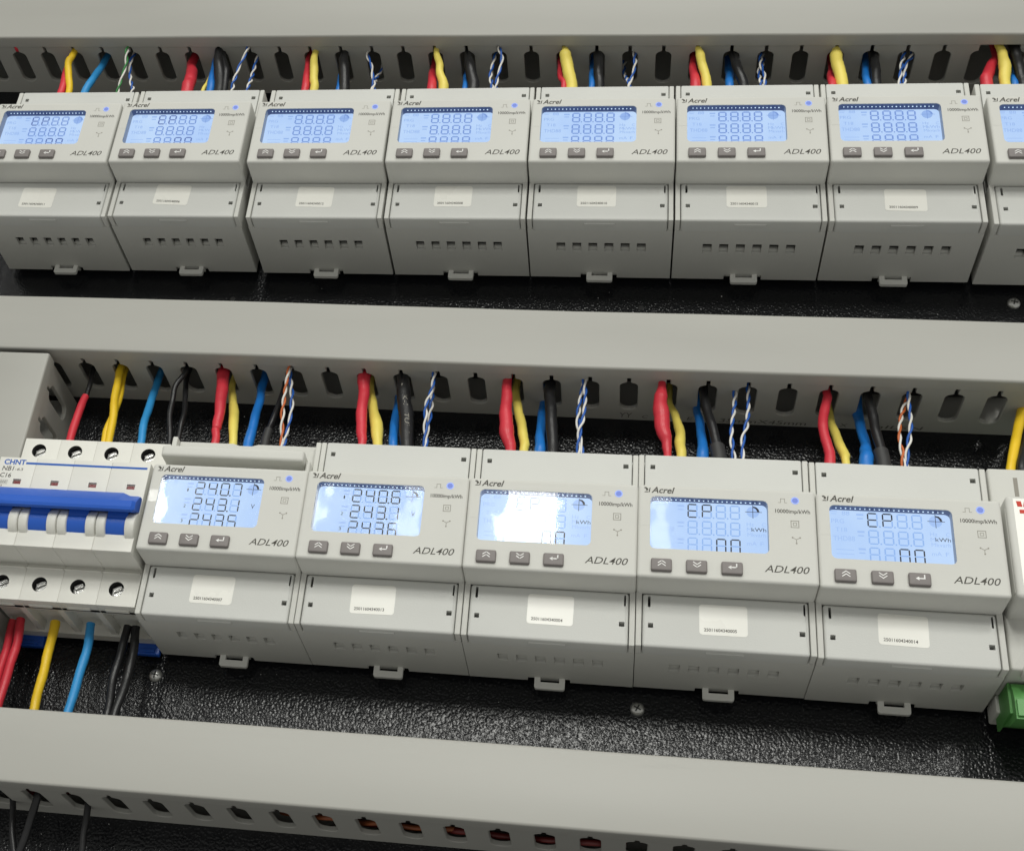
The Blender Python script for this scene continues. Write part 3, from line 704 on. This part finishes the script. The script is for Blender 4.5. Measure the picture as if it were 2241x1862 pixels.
# ------------------------------------------------------------------ wires
WIRES=[
 ('red_sleeve','mcb',[(-64.4,-24.2,111),(-64.4,-27.2,99),(-63.2,-28.7,89),(-63.6,-29.5,83.8),(-64.4,-31.6,69.7),(-63.7,-34,54.5),(-63.7,-34,44)],[1.42,1.42,1.41,1.93,2.16,2.13,2.13]),
 ('yellow','mcb',[(-48,-26.5,111),(-48,-29.5,99),(-46.7,-30.8,85),(-44.2,-32.4,70.1),(-42.3,-34,54.3),(-42.3,-34,44)],[2.03,2.03,2.09,2.15,2.04,2.04]),
 ('yellow','mcb',[(-47.6,-21.1,111),(-47.6,-24.1,99),(-45,-27.6,83),(-46,-31.2,66.8),(-45.1,-34,54.2),(-45.1,-34,44)],[1.6,1.6,1.66,1.63,1.61,1.61]),
 ('lightblue','mcb',[(-30,-15.5,111),(-30,-18.5,99),(-29.1,-22.7,86.6),(-28,-28,71.4),(-24.9,-34,54.7),(-24.9,-34,44)],[2.04,2.04,2.1,2.07,2.03,2.03]),
 ('black','mcb',[(-9.4,-30.7,111),(-9.4,-33.7,99),(-12.8,-33.8,90.7),(-13.3,-33.8,80.5),(-12.2,-33.9,68.6),(-9.4,-34,55),(-9.4,-34,44)],[1.48,1.48,1.47,1.46,1.45,1.43,1.43]),
 ('black','mcb',[(-12,-20.6,111),(-12,-23.6,99),(-8.5,-27.4,84.6),(-6.5,-30.5,72.8),(-5.4,-34,59.9),(-5.4,-34,44)],[1.49,1.49,1.47,1.45,1.35,1.35]),
 ('red','m1',[(10.3,-27.3,111),(10.3,-30.3,99),(12.4,-32.5,86.4),(14,-34.8,73.1),(14.8,-36.4,64.5),(14.6,-36.7,62.7),(16.1,-38,55.5),(16.1,-38,46)],[3.3,3.3,3.17,2.71,2.52,2.1,2.08,2.08]),
 ('paleyellow','m1',[(12.5,-15.5,111),(12.5,-18.5,99),(16.1,-23.2,88.1),(20.2,-29.2,74.7),(25.3,-38,55.6),(25.3,-38,46)],[1.76,1.76,2.25,2.73,2.16,2.16]),
 ('blue','m1',[(29.9,-17.9,111),(29.9,-20.9,99),(31.3,-25.2,87.5),(32.3,-31.1,72.2),(33.7,-38,54.8),(33.7,-38,46)],[2.27,2.27,2.24,2.37,2.65,2.65]),
 ('black_boot','m1',[(43.3,-22,111),(43.3,-25,99),(43.5,-30.3,81.8),(42.2,-34.7,67.4),(42.2,-38,57.1),(42.2,-38,46)],[1.39,1.39,1.45,1.51,1.49,1.49]),
 ('tw_orange','m1',[(48.3,-37.3,111),(48.3,-40.3,99),(48.2,-39.6,85.5),(48.8,-38.9,72.2),(50.6,-38,55.6),(50.6,-38,46)],None),
 ('tw_blue','m1',[(48.2,-32.8,111),(48.2,-35.8,99),(51.1,-36.5,85.5),(52.7,-37.1,73.4),(52.2,-38,56),(52.2,-38,46)],None),
 ('red','m2',[(87.1,-29.9,111),(87.1,-32.9,99),(88.4,-34.3,87.5),(89.3,-36,72.9),(90.9,-37.2,63.2),(92,-38,56.8),(92,-38,46)],[3.39,3.39,2.86,2.82,2.63,2.12,2.12]),
 ('paleyellow','m2',[(89.4,-19.7,111),(89.4,-22.7,99),(93.1,-28.1,83.6),(97.3,-33.4,69.1),(99.9,-38,56.8),(99.9,-38,46)],[1.54,1.54,2.53,3.31,2.45,2.45]),
 ('blue','m2',[(103,-11.3,111),(103,-14.3,99),(104.5,-23.1,83.1),(105.8,-31.2,68.8),(107.8,-38,57.1),(107.8,-38,46)],[1.9,1.9,2.2,2.32,2.28,2.28]),
 ('black_print','m2',[(107.6,-31.8,111),(107.6,-34.8,99),(109.9,-35.8,85.5),(112.3,-36.7,73.5),(114.5,-38,57.4),(114.5,-38,46)],[3.2,3.2,3.66,3.79,3.57,3.57]),
 ('tw_blue','m2',[(124.4,-36.6,111),(124.4,-39.6,99),(124.2,-39.3,89.8),(122.1,-38.9,80.3),(122.7,-38.5,71),(123.6,-38,57.5),(123.6,-38,46)],None),
 ('tw_blue','m2',[(123.3,-27.6,111),(123.3,-30.6,99),(123.7,-32.5,88),(124,-34.4,77.3),(123.8,-36.3,66.7),(124.4,-38,57.5),(124.4,-38,46)],None),
 ('red','m3',[(161.5,-31.3,111),(161.5,-34.3,99),(161.8,-35.1,89.2),(162.4,-36.2,77.1),(163.6,-37.1,67.3),(166.1,-38,57.3),(166.1,-38,46)],[2.33,2.33,2.8,3.26,3.64,2.64,2.64]),
 ('paleyellow','m3',[(165,-18,111),(165,-21,99),(167.3,-25.6,87.4),(170,-30.5,75.1),(172.3,-35.2,63.5),(172.8,-38,56.9),(172.8,-38,46)],[2.11,2.11,2.33,2.45,2.42,2.24,2.24]),
 ('blue','m3',[(178.8,-11,110.7),(178.8,-14,98.7),(179.1,-22.2,84.1),(179.7,-30.4,69.9),(180.4,-38,57.2),(180.4,-38,46)],[1.86,1.86,2.16,2.44,2.71,2.71]),
 ('black','m3',[(182.7,-28.2,111),(182.7,-31.2,99),(183.7,-33,87.5),(185.1,-35.1,75),(186.5,-38,57.5),(186.5,-38,46)],[2.82,2.82,2.87,2.92,3.03,3.03]),
 ('tw_blue','m3',[(200.2,-34.9,111),(200.2,-37.9,99),(201.1,-37.9,89.1),(200.7,-37.9,77.7),(199.2,-38,68.4),(199,-38,57.8),(199,-38,46)],None),
 ('tw_blue','m3',[(199.5,-31.1,111),(199.5,-34.1,99),(198.6,-35,88.8),(198,-36,78),(198.9,-36.9,69),(200.9,-38,57.9),(200.9,-38,46)],None),
 ('red','m4',[(238.6,-34.8,111),(238.6,-37.8,99),(237.8,-37.8,89.8),(238.2,-37.9,80.5),(239.3,-37.9,71.3),(241.1,-38,63.7),(241.3,-38,57.3),(241.3,-38,46)],[1.78,1.78,3.22,3.92,3.57,2.37,1.88,1.88]),
 ('paleyellow','m4',[(242.8,-15.5,111),(242.8,-18.5,99),(245.3,-23.2,88.7),(247.4,-28.6,77),(247.5,-33.3,67),(247.9,-38,57.2),(247.9,-38,46)],[1.49,1.49,1.96,2.41,2.62,2.35,2.35]),
 ('blue','m4',[(256.2,-11.2,111),(256.2,-14.2,99),(257.2,-20.6,87.7),(258,-28.5,73.9),(257.9,-38,57.7),(257.9,-38,46)],[1.82,1.82,2.12,2.24,2.81,2.81]),
 ('black_boot','m4',[(258.6,-27.3,111),(258.6,-30.3,99),(260.9,-33,84.3),(263.8,-35.6,70.1),(265.5,-38,57.4),(265.5,-38,46)],[2.28,2.28,2.32,2.37,2.34,2.34]),
 ('tw_blue','m4',[(273.9,-28.9,111),(273.9,-31.9,99),(273.3,-33.5,88.3),(271.8,-35.2,76.1),(271.6,-36.4,68.2),(272.3,-38,57.7),(272.3,-38,46)],None),
 ('tw_blue','m4',[(280.1,-30,111),(280.1,-33,99),(279.9,-34.3,88.1),(278.9,-35.5,78.1),(276.8,-36.7,68.3),(276.5,-38,57.9),(276.5,-38,46)],None),
 ('red','m5',[(317.4,-29.3,111),(317.4,-32.3,99),(317.2,-32.9,94.1),(314.8,-34.3,84.4),(314.7,-35.9,72.6),(316.2,-37,65),(316.2,-38,58.1),(316.2,-38,46)],[1.92,1.92,2.23,2.37,2.34,2.4,2.54,2.54]),
 ('paleyellow','m5',[(320.9,-11.9,111),(320.9,-14.9,99),(320.7,-20.3,89.1),(321.8,-27.8,75.7),(323.4,-34.7,63.7),(323.4,-38,58.1),(323.4,-38,46)],[1.47,1.47,1.93,2.21,2.32,1.84,1.84]),
 ('blue','m5',[(334.5,-11,110.6),(334.5,-14,98.6),(334.2,-19.8,88.5),(334.3,-28.3,74.2),(333.6,-33.5,65.6),(332.5,-38,58.2),(332.5,-38,46)],[2.6,2.6,2.4,2.35,2.94,3.37,3.37]),
 ('black_boot','m5',[(336.5,-28.7,111),(336.5,-31.7,99),(337.6,-33.4,87.7),(338.8,-35.5,73.9),(340.1,-38,58.2),(340.1,-38,46)],[2.23,2.23,2.36,2.33,2.29,2.29]),
 ('tw_orange','m5',[(355.4,-29.9,111),(355.4,-32.9,99),(352.5,-33.8,91.8),(349.8,-35,81.9),(348.7,-36.2,72.2),(349.1,-37.1,64.7),(349,-38,58),(349,-38,46)],None),
 ('tw_blue','m5',[(354.3,-34.1,111),(354.3,-37.1,99),(354.1,-37.3,89.7),(354.1,-37.5,80.6),(352.7,-37.7,71.6),(351.2,-37.9,64.4),(350.7,-38,58),(350.7,-38,46)],None),
 ('yellow','dev',[(411.9,-17.3,118),(411.9,-20.3,110),(404,-29.7,84.5),(395.4,-40,57.9),(395.4,-40,50)],[2.45,2.45,2.27,2.1,2.1]),
 ('black','dev',[(417.8,-9.1,118),(417.8,-12.1,110),(408.6,-25.9,83.6),(400.1,-40,58.1),(400.1,-40,50)],[2.7,2.7,2.6,2.51,2.51]),
 ('red','mcblow',[(-75.3,-18.7,-41),(-73.5,-21.3,-54.1),(-72.5,-24.1,-68.4),(-71.5,-28,-87.3),(-71.5,-28,-98)],[2.15,2.12,2.09,2.05,2.05]),
 ('red','mcblow',[(-69.8,-21.8,-41),(-67.9,-23.6,-54.7),(-67.5,-25.5,-68.5),(-66.9,-28,-86.5),(-66.9,-28,-98)],[2.25,2.22,2.19,2.15,2.15]),
 ('yellow','mcblow',[(-51.9,-21.5,-41),(-50.4,-23.9,-57.9),(-49.7,-25.8,-71.7),(-48.6,-28,-86.4),(-48.6,-28,-98)],[2.45,2.3,2.27,2.2,2.2]),
 ('lightblue','mcblow',[(-33.2,-22.5,-41),(-31.4,-23.8,-52.1),(-31.3,-25.8,-68.1),(-31.5,-28,-85.4),(-31.5,-28,-98)],[2.12,2.2,2.23,2.13,2.13]),
 ('black','mcblow',[(-14,-22.4,-41),(-13.8,-24.2,-55.4),(-14.1,-25.9,-69),(-12.3,-28,-85.2),(-12.3,-28,-98)],[1.58,1.56,1.54,1.51,1.51]),
 ('black','mcblow',[(-10.2,-22,-41),(-8.1,-23.5,-52.5),(-7.3,-25.8,-68.4),(-8.5,-28,-84),(-8.5,-28,-98)],[1.68,1.66,1.64,1.61,1.61]),
 ('black','botlow',[(-53.2,-13,-118.5),(-53.2,-16,-124.5),(-50.6,-15.4,-136.6),(-46.9,-14.8,-149),(-41.7,-14,-164.3)],[1.52,1.52,1.5,1.49,1.47]),
 ('black','botlow',[(-37.5,-22.2,-118.5),(-37.5,-25.2,-124.5),(-39.8,-21.4,-138.2),(-42.6,-18.3,-149.4),(-44.8,-14,-164.6)],[1.87,1.87,1.86,1.85,1.84]),
 ('black','botlow',[(-15.3,-15.9,-118.5),(-15.3,-18.9,-124.5),(-14.8,-17.4,-136.3),(-14.3,-16.1,-146.3),(-12.8,-14,-161.5)],[1.62,1.62,1.61,1.6,1.58]),
 ('red','A1',[(-132.9,-29.3,338.5),(-132.9,-32.3,326.5),(-130.5,-35.2,311.9),(-128.3,-38,298.2),(-128.3,-38,279)],[1.87,1.87,2.15,2.33,2.33]),
 ('yellow','A1',[(-128.3,-35.3,338.5),(-128.3,-38.3,326.5),(-129.4,-38.3,321.2),(-127.1,-38.1,310.2),(-123.3,-38,298.2),(-123.3,-38,279)],[2.06,2.06,2.26,2.24,2.12,2.12]),
 ('lightblue','A1',[(-111.4,-26.1,338.5),(-111.4,-29.1,326.5),(-112,-33.5,312.2),(-112.4,-38,298.1),(-112.4,-38,279)],[2.17,2.17,2.25,2.32,2.32]),
 ('tw_green','A1',[(-91,-39,338.5),(-91,-42,326.5),(-89.7,-40.7,316.7),(-90.5,-39.5,308.4),(-91.4,-38,297.3),(-91.4,-38,279)],None),
 ('tw_blue','A1',[(-90.7,-30.4,338.5),(-90.7,-33.4,326.5),(-88.4,-35.3,314.7),(-84.6,-37,303.6),(-82.1,-38,297.2),(-82.1,-38,279)],None),
 ('red','A2',[(-52.7,-25.3,338.5),(-52.7,-28.3,326.5),(-49.5,-31.5,316.7),(-48.1,-35.2,305.5),(-46.9,-38,297.2),(-46.9,-38,279)],[2.86,2.86,3.65,3.81,3.78,3.78]),
 ('paleyellow','A2',[(-38.4,-22.7,338.5),(-38.4,-25.7,326.5),(-36.9,-33.9,306.6),(-36.7,-38,296.8),(-36.7,-38,279)],[1.23,1.23,1.2,1.19,1.19]),
 ('blue','A2',[(-36.1,-27.9,338.5),(-36.1,-30.9,326.5),(-34.2,-34.7,310.7),(-32.4,-38,297),(-32.4,-38,279)],[2.24,2.24,2.41,2.58,2.58]),
 ('black','A2',[(-32.6,-35.8,338.5),(-32.6,-38.8,326.5),(-29.5,-38.4,312.5),(-26.5,-38,297),(-26.5,-38,279)],[2.62,2.62,3.4,3.36,3.36]),
 ('black','A2',[(-30.4,-33.5,338.5),(-30.4,-36.5,326.5),(-25.5,-37.2,312),(-23.8,-38,297),(-23.8,-38,279)],[2.22,2.22,2.4,2.18,2.18]),
 ('tw_blue','A2',[(-13.4,-38.8,338.5),(-13.4,-41.8,326.5),(-14.6,-41.1,320.7),(-16.5,-40.3,314.4),(-17.6,-39.4,307.6),(-18.7,-38.6,301.4),(-18.5,-38,296.9),(-18.5,-38,279)],None),
 ('tw_blue','A2',[(-9.5,-29.8,338.5),(-9.5,-32.8,326.5),(-9.1,-34.5,316.6),(-8.8,-36.1,307.4),(-9,-38,296.8),(-9,-38,279)],None),
 ('red','A3',[(22.9,-28.1,338.5),(22.9,-31.1,326.5),(25.3,-35,309.7),(26.6,-38,296.8),(26.6,-38,279)],[1.71,1.71,2.18,2.44,2.44]),
 ('paleyellow','A3',[(28.3,-34.2,338.5),(28.3,-37.2,326.5),(29.4,-37.5,315.3),(31.1,-37.8,304.3),(32.4,-38,296.7),(32.4,-38,279)],[1.99,1.99,2.57,2.55,2.54,2.54]),
 ('blue','A3',[(43,-19.9,338.5),(43,-22.9,326.5),(44.6,-29.7,313),(47.4,-38,296.6),(47.4,-38,279)],[1.61,1.61,1.59,1.75,1.75]),
 ('black','A3',[(46.5,-33.4,338.5),(46.5,-36.4,326.5),(47.6,-37,315.6),(50.8,-38,296.5),(50.8,-38,279)],[2.38,2.38,3.15,3.31,3.31]),
 ('tw_blue','A3',[(60.8,-33.1,338.5),(60.8,-36.1,326.5),(64.4,-36.7,317.3),(66.6,-37.3,307),(68.8,-38,296.1),(68.8,-38,279)],None),
 ('tw_blue','A3',[(67.4,-19,338.5),(67.4,-22,326.5),(66.6,-27.6,315.7),(67.3,-32.7,306.1),(67.6,-38,296.1),(67.6,-38,279)],None),
 ('red','A4',[(99.8,-21.4,338.5),(99.8,-24.4,326.5),(101.3,-31.1,312),(103.4,-38,297.3),(103.4,-38,279)],[1.79,1.79,2.54,2.88,2.88]),
 ('paleyellow','A4',[(103.1,-35.2,338.5),(103.1,-38.2,326.5),(105.8,-38.1,317.4),(106.9,-38.1,309.5),(110.2,-38,297.3),(110.2,-38,279)],[1.76,1.76,2.24,2.32,2.98,2.98]),
 ('blue','A4',[(120,-17.2,338.5),(120,-20.2,326.5),(121.2,-29.1,311.6),(123,-38,296.9),(123,-38,279)],[1.59,1.59,1.56,1.63,1.63]),
 ('black','A4',[(121.8,-32.7,338.5),(121.8,-35.7,326.5),(124.9,-36.8,312.1),(127.8,-38,297.1),(127.8,-38,279)],[2.15,2.15,3.29,3.63,3.63]),
 ('tw_blue','A4',[(141,-37.3,338.5),(141,-40.3,326.5),(143.1,-39.7,319.5),(142.5,-39.1,310.7),(141.4,-38.6,303.9),(141.2,-38,296.7),(141.2,-38,279)],None),
 ('tw_blue','A4',[(137.8,-29.7,338.5),(137.8,-32.7,326.5),(137.1,-34.4,316.9),(137,-36.2,306.8),(138.9,-38,296.7),(138.9,-38,279)],None),
 ('red','A5',[(176.4,-24.7,338.5),(176.4,-27.7,326.5),(177.9,-34.4,308.5),(180.3,-38,298.9),(180.3,-38,279)],[1.56,1.56,1.72,1.7,1.7]),
 ('paleyellow','A5',[(179.6,-36.1,338.5),(179.6,-39.1,326.5),(180.2,-38.9,321.4),(182,-38.5,310.8),(184.7,-38,298.3),(184.7,-38,279)],[1.92,1.92,3.45,3.52,3.4,3.4]),
 ('blue','A5',[(195.6,-20.6,338.5),(195.6,-23.6,326.5),(195.7,-30,314),(196.2,-38,298.7),(196.2,-38,279)],[1.75,1.75,1.73,1.79,1.79]),
 ('black','A5',[(199.1,-31.4,338.5),(199.1,-34.4,326.5),(199.5,-36.3,311.6),(200.5,-38,298.7),(200.5,-38,279)],[2.88,2.88,2.85,2.82,2.82]),
 ('tw_blue','A5',[(219.9,-31.6,338.5),(219.9,-34.6,326.5),(220.4,-35.6,318.2),(219.7,-36.7,309.5),(217.9,-38,298.5),(217.9,-38,279)],None),
 ('tw_blue','A5',[(214,-16,338.5),(214,-19,326.5),(215.8,-29,311.7),(217.5,-38,298.5),(217.5,-38,279)],None),
 ('red','A6',[(253.3,-25.8,338.5),(253.3,-28.8,326.5),(253.7,-33.1,312.4),(254.7,-38,297.1),(254.7,-38,279)],[1.72,1.72,2.45,3.06,3.06]),
 ('paleyellow','A6',[(256.1,-35.8,338.5),(256.1,-38.8,326.5),(257.1,-38.6,320.4),(259.1,-38.3,308.9),(261,-38,297.1),(261,-38,279)],[1.7,1.7,2.63,2.61,2.78,2.78]),
 ('blue','A6',[(274.5,-17.4,338.5),(274.5,-20.4,326.5),(274.1,-28.8,312.2),(273.2,-38,296.9),(273.2,-38,279)],[2.3,2.3,2.35,2.31,2.31]),
 ('black','A6',[(275.7,-30.7,338.5),(275.7,-33.7,326.5),(277.8,-35.6,313.9),(280.9,-38,297.4),(280.9,-38,279)],[2.27,2.27,2.81,2.77,2.77]),
 ('tw_blue','A6',[(291.5,-28.4,338.5),(291.5,-31.4,326.5),(291.4,-33.5,316.7),(292.8,-35.5,307.6),(292.7,-38,296.8),(292.7,-38,279)],None),
 ('tw_blue','A6',[(293.4,-23,338.5),(293.4,-26,326.5),(290.4,-30,316.5),(290.4,-33.7,307.4),(290.9,-38,296.8),(290.9,-38,279)],None),
 ('red','A7',[(331.4,-19.3,338.5),(331.4,-22.3,326.5),(329.7,-30.9,310),(328.9,-38,296.9),(328.9,-38,279)],[1.51,1.51,2.13,2.28,2.28]),
 ('paleyellow','A7',[(332.7,-34.5,338.5),(332.7,-37.5,326.5),(332.1,-37.6,320.3),(332.9,-37.8,310),(334.5,-38,296.8),(334.5,-38,279)],[1.86,1.86,3.42,3.4,3.28,3.28]),
 ('blue','A7',[(350.3,-21.6,338.5),(350.3,-24.6,326.5),(348.3,-31.9,310.4),(347.7,-38,297.2),(347.7,-38,279)],[1.97,1.97,2.12,2.09,2.09]),
 ('black','A7',[(353.8,-29.4,338.5),(353.8,-32.4,326.5),(353.2,-35.2,312.2),(352.5,-38,297.6),(352.5,-38,279)],[2.42,2.42,2.66,2.72,2.72]),
 ('tw_blue','A7',[(370,-29.7,338.5),(370,-32.7,326.5),(368.1,-34.2,318),(366.4,-35.9,308.3),(364.5,-38,297),(364.5,-38,279)],None),
 ('tw_blue','A7',[(374.8,-28.1,338.5),(374.8,-31.1,326.5),(370.7,-33,318.1),(368.5,-35.4,307.8),(367.3,-38,297),(367.3,-38,279)],None),
 ('red','A8',[(419.6,-26.5,338.5),(419.6,-29.5,326.5),(415.4,-32.5,315.9),(411.5,-35.6,305.5),(409.8,-38,297.4),(409.8,-38,279)],[2.21,2.21,2.92,3.18,3.3,3.3]),
 ('paleyellow','A8',[(419.2,-35.1,338.5),(419.2,-38.1,326.5),(420.3,-38,318.9),(420.4,-38,309),(419.3,-38,297.3),(419.3,-38,279)],[2.19,2.19,2.62,3.32,2.87,2.87]),
 ('black','A8',[(427,-34.1,338.5),(427,-37.1,326.5),(427.6,-37.4,317.4),(428,-37.8,303.2),(428.4,-38,297.2),(428.4,-38,279)],[2.92,2.92,2.9,2.87,2.86,2.86]),
 ('blue','A8',[(429.8,-16.7,338.5),(429.8,-19.7,326.5),(427.3,-27.3,314.4),(424.2,-38,297.6),(424.2,-38,279)],[1.63,1.63,1.76,1.86,1.86]),
]
OWN = {'mcb': 'into the top of the circuit breaker', 'mcblow': 'out of the bottom of the circuit breaker', 'm1': 'into the meter with the open cover', 'm2': 'into the meter reading 240.6',
       'm3': 'into the meter with the glaring display', 'm4': 'into the meter beside the glaring one', 'm5': 'into the meter beside the power supply', 'dev': 'into the power supply with green terminals',
       'botlow': 'hanging out below the lowest duct', 'A1': 'into the upper meter with the green-white pair', 'A2': 'into the upper meter sixth over from the broken slot', 'A3': 'into the upper meter fifth over from the broken slot',
       'A4': 'into the upper meter fourth over from the broken slot', 'A5': 'into the upper meter third over from the broken slot', 'A6': 'into the upper meter second over from the broken slot', 'A7': 'into the upper meter first over from the broken slot',
       'A8': 'into the upper meter under the broken slot'}
CN = {'red': 'red', 'yellow': 'yellow', 'paleyellow': 'pale yellow', 'blue': 'blue', 'lightblue': 'light blue', 'black': 'black', 'red_sleeve': 'black', 'black_boot': 'black', 'black_print': 'black'}
cnt = {}
for w in WIRES: cnt[(w[0], w[1])] = cnt.get((w[0], w[1]), 0) + 1
def shared(c, own): return cnt[(c, own)] > 1
def tube_obj(name, pts, rad, mat, parent=None, n=16, sub=8):
    P, R_ = catmull(pts, rad, sub); q = random.random() * 9
    P = [p + Vector((math.sin(i * .55 + q), math.cos(i * .43 + q * 2), 0)) * .16 for i, p in enumerate(P)]
    R_ = [r_ * (1 + .025 * math.sin(i * .9 + q) + .02 * math.sin(i * 2.1 + q * 3)) for i, r_ in enumerate(R_)]
    return part(name, ('tube', random.random()), lambda mb: mb.tube(P, R_, n), [mat], parent, ang=60)
for wi, (c, own, pts, rad) in enumerate(WIRES):
    grp = 'wires ' + OWN[own]
    if c.startswith('tw_'):
        hue = {'tw_orange': ('orange', 'w_orange'), 'tw_blue': ('blue', 'w_twistblue'), 'tw_green': ('green', 'w_green')}[c]
        t = thing('twisted_pair', 'thin %s and white twisted pair %s' % (hue[0], OWN[own]), 'twisted pair', group=grp)
        P, _ = catmull(pts, None, 16)
        acc = 0; ph0 = random.random() * 6; L_ = []; up = None
        for i, p in enumerate(P):
            if i: acc += (P[i] - P[i - 1]).length
            tt = (P[min(i + 1, len(P) - 1)] - P[max(i - 1, 0)]).normalized()
            if up is None: up = tt.orthogonal().normalized()
            up = (up - tt * up.dot(tt)).normalized(); L_.append((p, up.copy(), tt.cross(up), acc))
        for s_, mt in ((0, hue[1]), (math.pi, 'w_white')):
            Q = []
            for p, u_, v_, a in L_:
                an = ph0 + s_ + a / 13.5 * 2 * math.pi + .9 * math.sin(a / 8 + wi); rr = .62 + .16 * math.sin(a / 6 + wi * 2)
                Q.append(p + (u_ * math.cos(an) + v_ * math.sin(an)) * rr)
            part('strand', ('strand', wi, s_), lambda mb, Q=Q: mb.tube(Q, .58, 9), [mt], t, ang=60)
        continue
    lab = '%s wire %s' % (CN[c], OWN[own])
    if c == 'red_sleeve':
        t = thing('wire', 'black wire with a red sleeve ' + OWN[own], 'wire', group=grp)
        tube_obj('core', pts[:4], [1.4] * 4, 'w_black', t)
        tube_obj('sleeve', pts[3:], rad[3:], 'w_red', t)
        continue
    mat = {'red': 'w_red', 'yellow': 'w_yellow', 'paleyellow': 'w_paleyellow', 'blue': 'w_blue', 'lightblue': 'w_lightblue', 'black': 'w_black', 'black_boot': 'w_black', 'black_print': 'w_black'}[c]
    if c in ('black_boot', 'black_print'):
        t = thing('wire', ('black wire with a wider end boot ' if c == 'black_boot' else 'thick black tube printed with white letters ') + OWN[own], 'wire', group=grp)
        tube_obj('insulation', pts, rad, mat, t)
        if c == 'black_boot':
            a, b_ = Vector(pts[-2]), Vector(pts[-3]); s0 = a + (b_ - a).normalized() * 7
            r0 = rad[-2]
            part('boot', ('boot', wi), lambda mb: mb.tube([s0 + (s0 - a).normalized() * .4, s0, a, Vector(pts[-1])], [r0 * 1.15, r0 * 1.5, r0 * 1.55, r0 * 1.55], 18), ['w_boot'], t, ang=50)
        else:
            P, R_ = catmull(pts, rad, 8); cum = [0]
            for i in range(1, len(P)): cum.append(cum[-1] + (P[i] - P[i - 1]).length)
            def at_len(s):
                for i in range(1, len(P)):
                    if cum[i] >= s:
                        f = (s - cum[i - 1]) / (cum[i] - cum[i - 1]); return P[i - 1].lerp(P[i], f), R_[i - 1] + (R_[i] - R_[i - 1]) * f, (P[i] - P[i - 1]).normalized()
                return P[-1], R_[-1], (P[-1] - P[-2]).normalized()
            def b_tp(mb):
                for s_, sa, sb in (('DLK-I', 19, 33), ('TUBE', 38, 50)):
                    vs, fs = text_polys(s_, .15, 0)
                    V = []
                    for a, b_ in vs:
                        p, r_, tt = at_len(sa + a * (sb - sa))
                        ex = Vector((1, 0, 0)); ex = (ex - tt * ex.dot(tt)).normalized(); ey = tt.cross(ex)
                        if ey.y > 0: ey = -ey
                        th = .18 + (b_ - .5) * .62
                        V.append(p + (ex * math.sin(th) + ey * math.cos(th)) * (r_ + .06))
                    mb.add(V, fs)
            part('tube_print', 'tubeprint', b_tp, ['printlight'], t, smooth=False)
        continue
    if own == 'mcblow' and c == 'black': rad = [r_ * 1.3 for r_ in rad]
    o = tube_obj('wire', pts, rad, mat)
    tag(o, lab, 'wire', grp)
# wires lying inside the lowest duct
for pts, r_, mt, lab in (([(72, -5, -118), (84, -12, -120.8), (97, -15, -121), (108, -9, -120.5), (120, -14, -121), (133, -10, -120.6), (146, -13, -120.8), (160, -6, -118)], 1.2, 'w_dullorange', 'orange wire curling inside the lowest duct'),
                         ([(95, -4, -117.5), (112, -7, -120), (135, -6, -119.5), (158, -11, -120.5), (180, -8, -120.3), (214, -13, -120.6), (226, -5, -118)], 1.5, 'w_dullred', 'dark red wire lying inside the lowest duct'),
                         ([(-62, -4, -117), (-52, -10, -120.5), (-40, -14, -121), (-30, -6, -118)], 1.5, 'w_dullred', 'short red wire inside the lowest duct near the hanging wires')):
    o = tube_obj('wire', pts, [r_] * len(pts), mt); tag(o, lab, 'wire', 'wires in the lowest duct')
o = tube_obj('wire', [(-171, -30, 343), (-167.2, -37, 333.5), (-166.8, -41, 333), (-165, -44, 338), (-158, -44, 344)], [1.5] * 5, 'w_red'); tag(o, 'red wire showing through the slit of the upper duct beside the green-white pair', 'wire', 'wires in the upper duct')
# dust and paint specks on the black plate
rd = random.Random(21)
def b_dust(mb):
    for k in range(90):
        x = rd.uniform(-120, 430); z = rd.choice((rd.uniform(-92, -48), rd.uniform(48, 98), rd.uniform(133, 186), rd.uniform(-170, -127)))
        r_ = rd.uniform(.12, .32); a = rd.uniform(0, 3)
        q = [(x + r_ * rd.uniform(.6, 1.5) * math.cos(a + k_ * 1.26), z + r_ * rd.uniform(.5, 1.1) * math.sin(a + k_ * 1.26)) for k_ in range(5)]
        mb.extr_d(q, .02, .16)
o = part('dust_specks', 'dust', b_dust, ['printwhite'], smooth=False); o['kind'] = 'stuff'; o['label'] = 'pale dust specks on the black plate'; o['category'] = 'dust'
